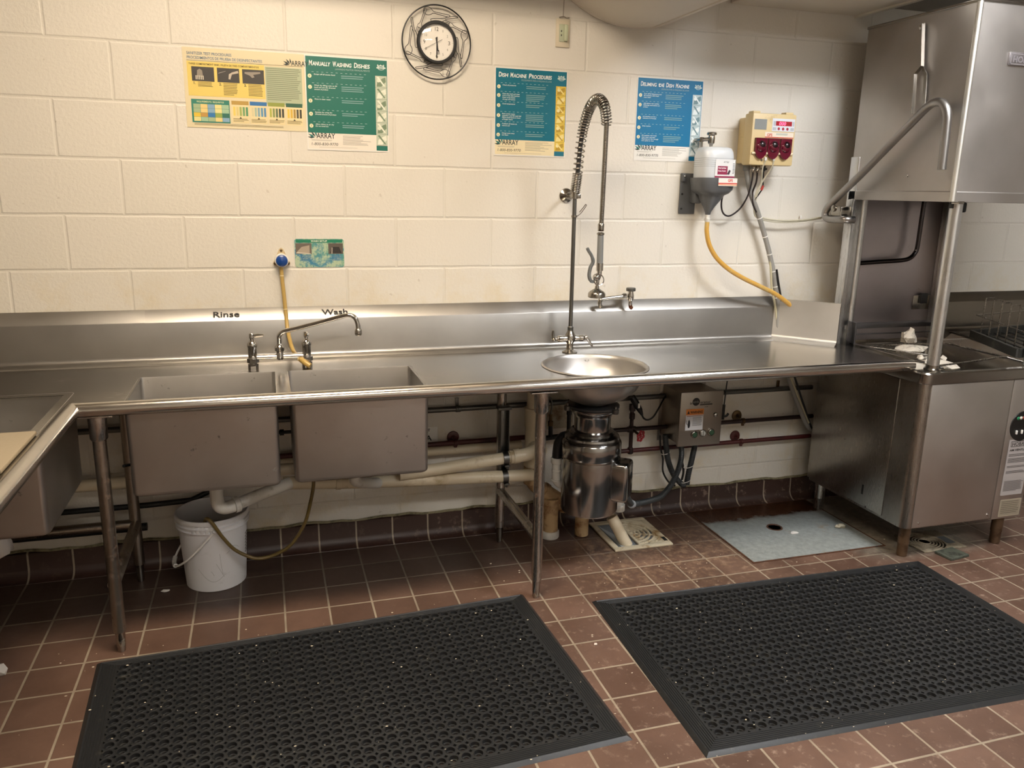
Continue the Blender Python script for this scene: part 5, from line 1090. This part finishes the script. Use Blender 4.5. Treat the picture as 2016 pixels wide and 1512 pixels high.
# hood
HX0, HX1, HYF, HYB, HZ0, HZ1 = 3.290, 3.915, -.772, -.168, 1.530, 2.262
g = loft([rrect(HX0, HX1, HYF, HYB, .012, z, 4) for z in (HZ0, HZ0+.035)], False, False)
Lh = [rrect(HX0, HX1, HYF, HYB, .012, HZ0, 4), rrect(HX0-.002, HX1+.002, HYF-.002, HYB+.002, .012, HZ0+.001, 4), rrect(HX0-.002, HX1+.002, HYF-.002, HYB+.002, .012, HZ0+.038, 4), rrect(HX0+.001, HX1-.001, HYF+.001, HYB, .012, HZ0+.042, 4), rrect(HX0+.004, HX1-.004, HYF+.006, HYB, .012, HZ1-.004, 4), rrect(HX0+.006, HX1-.006, HYF+.009, HYB, .012, HZ1, 4)]
Lin = [rrect(HX0+.006, HX1-.006, HYF+.008, HYB-.006, .012, z, 4) for z in (HZ0, HZ1-.02)]
g = loft(Lin[::-1]+Lh, True, True); hood = part('hood', g, ST_HOOD, mc, smooth=30)
part('corner_trim', G().tube([(HX0+.006, HYF+.006, HZ0+.002), (HX0+.012, HYF+.013, HZ1)], .0115, 12), steel('bright_corner_trim', '#e9e6de', .45), hood)
part('top_flange', G().box(HX0+.002, HYF+.005, HZ1-.002, HX1-.002, HYB, HZ1+.010, .003), ST, hood)
S = Sheet((3.463, HYF-.0035, 2.092), (1, 0, .0), (0, 0, 1), (0, -1, 0), .165, .046)
mm = steel('badge_steel', '#b9b4b6', .4)
g = G(); g.box(3.463, HYF-.003, 2.046, 3.628, HYF+.004, 2.094, .002); part('maker_badge', g, mm, hood)
S.rect('badge_lettering', .03, .08, .97, .13, '#847e80', 1); S.rect('badge_lettering', .03, .87, .97, .92, '#847e80', 1); S.rect('badge_lettering', .03, .08, .05, .92, '#847e80', 1); S.rect('badge_lettering', .95, .08, .97, .92, '#847e80', 1)
S.text('badge_lettering', 'HOBART', .10, .74, .46, '#7a7476', 2, w=.80, bold=.03); S.done(hood)
# hook strap on the hood side
g = G(); sx_ = HX0-.004
for (y0, z0, y1, z1) in ((-.512, 2.225, -.536, 2.062), (-.536, 2.062, -.505, 2.035), (-.505, 2.035, -.520, 1.880)):
    g.prism([(sx_-.001, y0-.002, z0), (sx_-.001, y1-.002, z1), (sx_-.001, y1+.002, z1), (sx_-.001, y0+.002, z0)], (-1, 0, 0), .016)
g2_ = G(); g2_.prism([(sx_, -.512, 2.228), (sx_, -.535, 2.062), (sx_, -.560, 2.030), (sx_, -.575, 1.885), (sx_, -.560, 1.885), (sx_, -.545, 2.030), (sx_, -.526, 2.055), (sx_, -.500, 2.228)], (-1, 0, 0), .003)
part('hook_strap', g2_, ST, hood); part('hook_blade', g, CHR_W, hood)
part('strap_bolt', G().lathe([(.010, 0), (.0095, .004), (.0001, .007)], (sx_-.002, -.497, 2.215), (-1, 0, 0), 14), CHR, hood)
part('side_rivet', G().sphere((HX0-.001, -.520, 1.633), .006, .5, 1, 1, 12), CHR, hood)
part('corner_clip', G().box(3.318, HYF-.006, 1.523, 3.346, HYF+.03, 1.534, .001), CHR_W, hood)
# lift handle
lx = 3.232
P = cr([(lx, -.757, 1.652), (lx, -.755, 1.720), (lx, -.752, 1.800), (lx, -.745, 1.862), (lx, -.720, 1.898), (lx, -.685, 1.908), (lx, -.640, 1.893), (lx, -.560, 1.832), (lx, -.440, 1.740), (lx, -.300, 1.632), (lx, -.180, 1.545), (lx, -.118, 1.495), (lx, -.100, 1.468), (lx, -.108, 1.448), (lx, -.135, 1.440), (lx, -.200, 1.441), (lx+.01, -.235, 1.441), (lx+.05, -.240, 1.441)], 8)
part('lift_handle', G().tube(P, .0165, 18), steel('handle_steel', '#a9a6a3', .36, (10, 10, 10)), mc)
g = G(); g.box(lx-.006, -.215, 1.455, lx+.05, -.140, 1.500, .006); g.lathe([(.016, 0), (.015, .006), (.008, .010)], (lx-.006, -.165, 1.490), (-1, 0, 0), 16); part('pivot_bracket', g, CHR_W, mc)
# rack guide inside and scrap basket parts
part('rack_guide', G().box(3.322, -.250, .935, 3.80, -.244, .965, .002).box(3.322, -.250, .905, 3.80, -.240, .911, .001).box(3.322, -.290, .845, 3.330, -.235, .972, .002), steel('guide_rail_steel', '#77767a', .3), mc)
part('rack_guide', G().box(3.322, -.700, .866, 3.345, -.260, .872, .001), ST, mc)
W_ = steel('wire_steel', '#9b958d', .28, (10, 10, 10))
for pts in ([(3.33, -.33, .862), (3.50, -.335, .870), (3.70, -.34, .868), (3.83, -.35, .866)], [(3.335, -.30, .865), (3.45, -.42, .860), (3.57, -.55, .853)], [(3.39, -.72, .855), (3.60, -.70, .862), (3.79, -.675, .868), (3.83, -.69, .862), (3.88, -.74, .848)], [(3.38, -.70, .850), (3.41, -.745, .849)], [(3.83, -.35, .866), (3.84, -.5, .862), (3.84, -.68, .864)]):
    part('rack_track_wire', G().tube(cr(pts, 4), .0042, 8), W_, mc)
part('wash_arm', G().tube([(3.47, -.62, .845), (3.585, -.535, .862)], [.010, .013], 12).sphere((3.588, -.533, .862), .013), CHR_W, mc)
part('tank_screen', G().box(3.31, -.745, .735, 3.89, -.165, .740), steel('strainer_steel', '#6b675f', .45), mc)

# crumpled paper and scraps lying in the tank
SCR = painted('soggy_paper', '#cfc6b7', .7, '#6e6250', .3, 40)
def blob(g, c, r, seed, sx=1, sy=1, sz=1):
    rnd = random.Random(seed); bm = bmesh.new(); bmesh.ops.create_icosphere(bm, subdivisions=2, radius=r)
    for v in bm.verts:
        k = 1+rnd.uniform(-.3, .3); v.co = Vector((c[0]+v.co.x*k*sx, c[1]+v.co.y*k*sy, c[2]+v.co.z*k*sz))
    bm.verts.index_update(); g.add([v.co for v in bm.verts], [[v.index for v in f.verts] for f in bm.faces]); bm.free(); return g
spots = [((3.63, -.30, .895), .036, 1, .8, 1.1, 'triangular scrap of pale paper standing behind the rack guide'), ((3.60, -.36, .850), .055, 1.5, 1, .35, 'largest crumpled pale paper scrap in the machine tank'), ((3.74, -.37, .800), .042, 1.3, 1, .4, 'crumpled paper scrap at the right back of the machine tank'),
         ((3.47, -.46, .790), .06, 1.6, 1, .4, 'wet paper scrap at the left of the machine tank'), ((3.455, -.56, .855), .013, 1, 1, 1, 'small white paper pellet by the counter end'), ((3.66, -.46, .79), .06, 1.3, 1.2, .4, 'wet paper scrap low in the middle of the machine tank'), ((3.80, -.28, .93), .03, .6, .6, 1.6, 'dark upright scrap beside the chamber back panel')]
for i, (c, r, sx_2, sy_2, sz_2, lab) in enumerate(spots):
    solo('paper_scrap', blob(G(), c, r, 40+i, sx_2, sy_2, sz_2), SCR if i != 6 else painted('dark_scrap', '#4a4038', .6, '#8a7d6c', .5, 60), lab, 'paper scrap', 'scraps in the machine tank')

# ================================================================== CLEAN DISHTABLE
ct = thing('clean_dishtable', 'stainless steel dish table with backsplash on the right of the dish machine', 'table', (4.5, -.4, .86))
ST2 = steel('dull_table_steel', '#8e887f', .34)
g = G(); g.quad((3.905, -.70, WZ), (5.40, -.70, WZ), (5.40, -.10, WZ), (4.10, -.10, WZ)); g.solid(.002); part('worktop', g, ST2, ct)
g = G(); g.sweep(splash_prof(-.045), (4.095, 0, 0), (5.40, 0, 0)); g.solid(.0016); part('backsplash', g, ST2, ct)
dd_ = Vector((4.08-3.93, -.055+.175, 0)); nn_ = Vector((.62, -.78, 0))
pr = [(0, 0, 1.055), (0, 0, .888)]+[tuple(nn_*.018*(1-math.cos(a))+Vector((0, 0, .888-.018*math.sin(a)))) for a in [PI/2*k/5 for k in range(1, 6)]]+[tuple(nn_*.04+Vector((0, 0, WZ)))]
g = G(); g.sweep(pr, (3.915, -.178, 0), (4.095, -.045, 0)); g.solid(.0016); part('side_splash', g, ST2, ct)
g = G(); g.tube([(3.905, -.690, .868), (4.10, -.08, .868)], .006, 10).tube([(3.925, -.70, .866), (4.12, -.10, .866)], .003, 8); part('drain_lip', g, ST, ct)
g = G(); g.sweep([(0, y+.0-.032, z) for _, y, z in prof], (3.93, 0, 0), (5.40, 0, 0)); g.solid(.0015); part('rolled_rim', g, RIM, ct)
part('worn_sticker', G().prism([(4.20, -.0155, 1.050), (4.235, -.0195, 1.046), (4.27, -.0155, 1.050), (4.315, -.0155, 1.050), (4.325, -.023, 1.0425), (4.28, -.023, 1.0425), (4.25, -.025, 1.0405), (4.225, -.023, 1.0425)], (0, -.7, .7), .0008), flat('#b5ad9f', .6), ct)
# rack
rk = thing('plate_rack', 'dark rectangular dish rack with upright wire plate dividers on the right dish table', 'rack', (4.2, -.45, WZ))
fwd = Vector((-.18, -.38, 0)).normalized(); rt = Vector((.30, .06, 0)).normalized(); o0 = Vector((4.055, -.255, WZ+.006))
g = G(); A_ = o0; B_ = o0+fwd*.50; Cc = B_+rt*.5; D_ = A_+rt*.5
for p, q in ((A_, B_), (B_, Cc), (Cc, D_), (D_, A_)):
    dr = (q-p).normalized(); nn2 = Vector((-dr.y, dr.x, 0))*.008
    g.prism([tuple(p-nn2), tuple(q-nn2), tuple(q+nn2), tuple(p+nn2)], (0, 0, 1), .040)
for k in range(1, 8):
    p = A_.lerp(D_, k/8); q = B_.lerp(Cc, k/8); g.tube([p+Vector((0, 0, .012)), q+Vector((0, 0, .012))], .004, 6)
part('rack_base', g, painted('dark_rack_plastic', '#2b2b28', .5, '#55544c', .2), rk)
for k in range(5):
    p = A_.lerp(B_, (k+.7)/5.6)+rt*.03; q = p+rt*.075; hgt = .205
    part('wire_divider', G().tube(cr([p+Vector((0, 0, .03)), p+Vector((0, 0, hgt-.015)), p+rt*.012+Vector((0, 0, hgt)), q-rt*.012+Vector((0, 0, hgt)), q+Vector((0, 0, hgt-.015)), q+Vector((0, 0, .03))], 5), .0028, 8), W_, rk)
part('cross_wire', G().tube([A_+rt*.02+Vector((0, 0, .115)), B_+rt*.02+Vector((0, 0, .115))], .0025, 8).tube([A_+rt*.02+Vector((0, 0, .115)), D_+Vector((0, 0, .115))], .0025, 8), W_, rk)

# ================================================================== RUBBER MATS
def make_mat(nm, lab, cx_, cy_, W, D, rz):
    t = thing(nm, lab, 'floor mat', (cx_, cy_, 0), math.radians(rz), 'anti fatigue mats on the tile floor')
    px = .0358; bx = .062; by = .045; nx = int((W-2*bx+.012)/px); ny = int((D-2*by+.002)/px)
    x0 = -W/2+(W-nx*px)/2; yb0 = -D/2+(D-ny*px)/2
    zt = .0150; r = .0134; n8 = 16
    # one cell: plate with round hole and a small square hole shared at the corners
    g = G(); vs = []; fs = []; h = px/2
    q = .0052
    def ringp(r_, z): return [(r_*math.cos(2*PI*k/n8+PI/n8), r_*math.sin(2*PI*k/n8+PI/n8), z) for k in range(n8)]
    # outline of the cell with chamfered corners (small holes at lattice corners)
    out = []
    for k in range(n8):
        a = 2*PI*k/n8+PI/n8; c_, s_ = math.cos(a), math.sin(a); t_ = h/max(abs(c_), abs(s_)); x_, y_ = c_*t_, s_*t_
        if abs(x_)+abs(y_) > 2*h-q: f = (2*h-q)/(abs(x_)+abs(y_)); x_, y_ = x_*f, y_*f
        out.append((x_, y_))
    rings = [[(x_, y_, 0) for x_, y_ in out], [(x_, y_, zt-.0012) for x_, y_ in out], ringp(r+.0016, zt-.0008), ringp(r+.0007, zt+.0008), ringp(r-.0004, zt+.0006), ringp(r-.0010, .0050), ringp(r-.0052, .0044), ringp(r-.0058, .001)]
    cv_ = [p for q_ in rings for p in q_]; cf = [(i*n8+k, i*n8+(k+1) % n8, (i+1)*n8+(k+1) % n8, (i+1)*n8+k) for i in range(len(rings)-1) for k in range(n8) if not (i == 0 and (abs(out[k][0]) > h-1e-6 and abs(out[(k+1) % n8][0]) > h-1e-6 and out[k][0]*out[(k+1) % n8][0] > 0 or abs(out[k][1]) > h-1e-6 and abs(out[(k+1) % n8][1]) > h-1e-6 and out[k][1]*out[(k+1) % n8][1] > 0))]
    for i in range(nx):
        for j in range(ny):
            ox, oy = x0+px*(i+.5), yb0+px*(j+.5); o = len(g.v); g.v += [(a+ox, b+oy, c) for a, b, c in cv_]; g.f += [tuple(v+o for v in f) for f in cf]; g.m += [0]*len(cf)
    part('perforated_field', g, RUB, t, local=True, smooth=40)
    # bevelled ribbed border
    ix0, ix1, iy0, iy1 = x0, x0+nx*px, yb0, yb0+ny*px
    X0, X1, Y0, Y1 = -W/2, W/2, -D/2, D/2
    prof_ = [(0, zt-.0012)]
    for k in range(6): a = .06+k*.115; prof_ += [(a, zt-.0010-.006*a), (a+.045, zt-.0010-.006*a), (a+.06, zt-.0032-.006*a), (a+.10, zt-.0032-.006*a)]
    prof_ += [(.77, zt-.005), (.80, zt-.0045), (.97, .0018), (1.0, 0)]
    cor_i = [(ix0, iy0), (ix1, iy0), (ix1, iy1), (ix0, iy1)]; cor_o = [(X0, Y0), (X1, Y0), (X1, Y1), (X0, Y1)]
    g = G(); vs = []
    for f_, z in prof_:
        for (a, b), (c, d) in zip(cor_i, cor_o): vs.append((a+(c-a)*f_, b+(d-b)*f_, z))
    fs = [(i*4+k, i*4+(k+1) % 4, (i+1)*4+(k+1) % 4, (i+1)*4+k) for i in range(len(prof_)-1) for k in range(4)]
    g.add(vs, fs); part('ribbed_border', g, RUB, t, local=True, smooth=20)
    return t
def centre(tl, W, D, rz):
    a = math.radians(rz); return (tl[0]+W/2*math.cos(a)+D/2*math.sin(a), tl[1]+W/2*math.sin(a)-D/2*math.cos(a))
c = centre((.100, -.720), 1.500, .895, 3.0); make_mat('rubber_mat', 'black perforated rubber mat in front of the rinse and wash basins, left of the two', c[0], c[1], 1.500, .895, 3.0)
c = centre((1.838, -.763), 1.520, .900, -1.7); make_mat('rubber_mat', 'black perforated rubber mat in front of the dish machine, right of the two', c[0], c[1], 1.520, .900, -1.7)

# ================================================================== BUCKET
bx_, by_ = .447, -.197
bk = thing('plastic_bucket', 'white plastic bucket with bail handle under the rinse basin', 'bucket', (bx_, by_, 0))
pf = [(.0001, .004), (.108, .004), (.110, .0), (.113, .002), (.128, .243), (.1285, .248), (.136, .249), (.137, .253), (.131, .256), (.131, .265), (.1385, .267), (.139, .271), (.132, .273), (.132, .282), (.1385, .284), (.1395, .294), (.136, .300), (.132, .300), (.130, .294), (.127, .25), (.110, .008), (.0001, .008)]
part('bucket_body', G().lathe(pf, (bx_, by_, 0), (0, 0, 1), 64), BUCKET, bk, smooth=40)
g = G()
for k in range(5):
    a = math.radians(-118+k*7.5); Mx = Matrix.Translation((bx_+.1325*math.cos(a), by_+.1325*math.sin(a), .250)) @ Matrix.Rotation(a, 4, 'Z'); q_ = G().box(-.003, -.0065, 0, .0035, .0065, .030, .002).rot(Mx); g.add(q_.v, q_.f)
part('rim_ribs', g, BUCKET, bk)
ax_ = Vector((math.cos(math.radians(-84)), math.sin(math.radians(-84)), 0)); hp = []
for k in range(33):
    th = PI*k/32; sn = math.sin(th)**.8; hp.append(Vector((bx_, by_, .262))+ax_*(.140*math.cos(th))+Vector((-.152, -.012, -.168))*sn)
part('bail_handle', G().tube(hp, .0042, 8, ry=(0, 0, 1)), WHT, bk)
for s_ in (0, -1): part('handle_ear', G().sphere(hp[s_], .010, 1, 1, .8, 12), BUCKET, bk)
part('handle_grip', G().tube(hp[13:20], .0085, 10), painted('scuffed_grip', '#c9c7c2', .4, '#8a857c', .3, 60), bk)
def arc_on(a0, z0, a1, z1, bulge, n=10):
    o = []
    for k in range(n+1):
        t_ = k/n; a = math.radians(a0+(a1-a0)*t_); z = z0+(z1-z0)*t_+bulge*math.sin(PI*t_); r_ = .1132+(z/.243)*.015; o.append((bx_+r_*math.cos(a), by_+r_*math.sin(a), z))
    return o
g = G()
for q_ in ((-118, .10, -70, .07, -.04), (-62, .17, -40, .165, .012), (-85, .12, -72, .06, 0), (-95, .09, -90, .07, .003), (-60, .165, -66, .155, 0), (-78, .16, -74, .07, -.01)): g.tube(arc_on(*q_), .0005, 5)
part('scuff_marks', g, flat('#8f8d8a', .7), bk)
g = G()
for k in range(7): g.tube(arc_on(-18, .20-.013*k, -8, .205-.013*k, 0, 4), .0016, 5)
part('side_print', g, flat('#4a463f', .6), bk)
solo('drain_hose', G().tube(cr([(.828, -.43, .56), (.829, -.42, .49), (.829, -.4, .44), (.818, -.38, .371), (.792, -.36, .271), (.741, -.345, .185), (.692, -.335, .148), (.645, -.335, .134), (.597, -.337, .138), (.534, -.340, .178), (.492, -.345, .236), (.462, -.350, .294), (.446, -.345, .316), (.433, -.325, .312), (.426, -.300, .280), (.424, -.28, .22)], 8), .0068, 14), OHOSE, 'olive brown hose drooping from the wash basin into the white bucket', 'hose')
solo('valve_nut', G().tube([(.712, -.33, .635), (.775, -.33, .635)], .007, 8).lathe([(.013, .0), (.013, .016)], (.716, -.33, .635), (1, 0, 0), 6), IRON, 'dark nut and rod between the rinse and wash basins', 'fitting')
# lever drains beside basins
solo('drain_lever', G().tube([(.245, -.60, .64), (.245, -.60, .56)], .006, 8).tube([(.245, -.60, .64), (.225, -.64, .650)], .005, 8), IRON, 'dark twist drain lever beside the rinse basin', 'lever')

# ================================================================== FLOOR FITTINGS
fd = thing('floor_drain', 'square white plastic floor drain with half grate in front of the disposer', 'floor drain', (2.25, -.23, 0))
x0, x1, y0, y1 = 2.108, 2.392, -.382, -.072
g = G()
for (a, b_, c_, d_) in ((x0, y0, x1, y0+.028), (x0, y1-.028, x1, y1), (x0, y0+.028, x0+.028, y1-.028), (x1-.028, y0+.028, x1, y1-.028)): g.box(a, b_, .0, c_, d_, .009, .002)
DRM = painted('stained_drain_plastic', '#cbbfa4', .45, '#8b6a38', .35, 12)
part('drain_frame', g, DRM, fd)
g = G(); gx0 = 2.235; g.box(gx0, y0+.028, .002, gx0+.012, y1-.028, .012, .002)
cxg, cyg = gx0+.008, (y0+y1)/2
for k in range(6):
    r_ = .030+k*.022; pts = [(cxg+r_*math.cos(math.radians(a)), cyg+r_*math.sin(math.radians(a)), .006) for a in range(-88, 89, 8)]
    pts = [p for p in pts if p[0] < x1-.03 and y0+.03 < p[1] < y1-.03]; g.tube(pts, .0062, 8)
for a in (-60, -20, 20, 60): g.tube([(cxg, cyg, .004), (cxg+.118*math.cos(math.radians(a)), cyg+.118*math.sin(math.radians(a)), .004)], .005, 6)
g.prism([(x1-.03, y1-.03, .001), (x1-.10, y1-.03, .001), (x1-.03, y1-.12, .001)], (0, 0, 1), .008); g.prism([(x1-.03, y0+.03, .001), (x1-.03, y0+.12, .001), (x1-.10, y0+.03, .001)], (0, 0, 1), .008)
part('half_grate', g, DRM, fd)
part('sump_floor', G().box(x0+.028, y0+.028, .0004, x1-.028, y1-.028, .0012), flat('#6f7478', .5), fd); part('sump_baffle', G().prism([(x0+.03, y1-.03, .0015), (x0+.045, y0+.03, .0015), (gx0-.02, y0+.03, .0015)], (0, 0, 1), .004), flat('#9da3a6', .5), fd)
part('corner_lug', G().box(x1-.025, y0+.035, .009, x1-.008, y0+.075, .0098), BLK, fd)
fd2 = thing('floor_drain', 'square grimy floor drain with round grate partly hidden under the dish machine', 'floor drain', (3.57, -.65, 0))
g = G(); g.box(3.45, -.745, 0, 3.69, -.56, .006, .002); 
for k in range(6): g.lathe([(.022+k*.013, .006), (.024+k*.013, .009), (.028+k*.013, .009), (.030+k*.013, .006)], (3.535, -.655, 0), (0, 0, 1), 28)
part('drain_plate', g, painted('grimy_drain_plastic', '#8f8470', .6, '#5b5040', .5, 20), fd2); part('sump_opening', G().box(3.628, -.70, .006, 3.672, -.63, .0068), flat('#4c5052', .5), fd2)
g = G(); g.box(0, 0, 0, .115, .085, .012, .002)
for k in range(9): g.tube([(.012+k*.011, .006, .012), (.012+k*.011+.004, .079, .012)], .0024, 5)
q_ = G().add(g.v, g.f).rot(Matrix.Translation((3.505, -.842, 0)) @ Matrix.Rotation(math.radians(8), 4, 'Z'))
solo('loose_grate', q_, painted('grimy_green_metal', '#4a4f45', .6, '#2b2c28', .4, 30), 'small dark loose grate on the floor beside the right mat corner', 'grate')
ht = thing('floor_hatch', 'grey steel access plate with rusty edges set in the floor before the machine', 'floor hatch', (2.98, -.35, 0))
part('hatch_plate', G().box(2.648, -.630, .0, 3.325, -.068, .004, .001), HATCH, ht)
HRM = painted('rusted_edge', '#4f2f1a', .8, '#2a1a10', .5, 40)
g = G(); g.box(2.640, -.638, 0, 2.648, -.06, .003).box(3.325, -.638, 0, 3.334, -.06, .003).box(2.648, -.638, 0, 3.325, -.630, .003).box(2.648, -.068, 0, 3.325, -.060, .003); part('hatch_frame', g, HRM, ht)
part('finger_ring', G().lathe([(.0001, .002), (.028, .002), (.030, .006), (.036, .007), (.038, .004)], (2.955, -.337, 0), (0, 0, 1), 26), HRM, ht)
g = G(); rnd = random.Random(5)
for k in range(60):
    a, b_ = 2.70+rnd.random()*.2, -.60+rnd.random()*.16; g.sphere((a, b_, .004), .004, 1.4, .6, .35, 6)
part('tread_bumps', g, HATCH, ht)

# small litter
def litter(c, r, seed, lab, mt=None, s=(1, 1, .4)):
    solo('paper_scrap', blob(G(), c, r, seed, *s), mt or flat('#cfccc6', .6), lab, 'paper scrap')
litter((.262, -.262, .006), .012, 3, 'small twisted white scrap on the dark floor left of the bucket', s=(1.2, .5, .4))
litter((-.215, -.705, .012), .045, 4, 'crumpled white paper at the left edge of the floor', s=(1, .9, .5))
litter((3.005, -.418, .007), .015, 6, 'small clear scrap on the grey floor hatch', s=(1.3, .8, .3))
litter((3.262, -.42, .012), .018, 8, 'small pale block on the floor under the machine edge', flat('#a59f8c', .6), (1.4, .8, .6))
litter((1.455, -1.14 + .02, .003), .0055, 9, 'tiny pink white chip on the bare tile between the mats', flat('#e3d2c8', .6), (1, 1, .5)) if False else None
litter((1.735, -1.045, .003), .006, 9, 'tiny pale chip on the bare tiles between the two mats', flat('#e3d2c8', .6), (1, 1, .5))
# crumbs scattered over mats and floor: nobody could count them
g = G(); rnd = random.Random(11)
for k in range(520):
    x = rnd.uniform(-.1, 3.4); y = rnd.uniform(-1.75, -.35)
    if y > -.62 and x < 1.5: continue
    onm = (.12 < x < 1.6 and y < -.74) or (1.86 < x < 3.3 and y < -.83)
    r = rnd.choice([.0009, .0012, .0016, .0022]); zz = .0153 if onm else .0006
    g.sphere((x, y, zz), r, rnd.uniform(.7, 2.2), rnd.uniform(.7, 1.4), .6, 5)
o = solo('crumbs', g, flat('#c9bda6', .7), 'pale food crumbs scattered over the mats and tiles', 'crumbs'); o['kind'] = 'stuff'

# left hand side odds and ends
solo('cutting_board', G().box(-.36, -1.28, WZ+.001, .073, -.955, WZ+.013, .004), flat('#8f836e', .5), 'tan cutting board lying on the left arm of the counter', 'cutting board')
g = G(); blob(g, (-.20, -.50, .368), .050, 21, .9, .7, 1.3); solo('white_cloth', g, flat('#cfc9c2', .7), 'white cloth hanging below the third basin at the left edge', 'cloth', smooth=80)
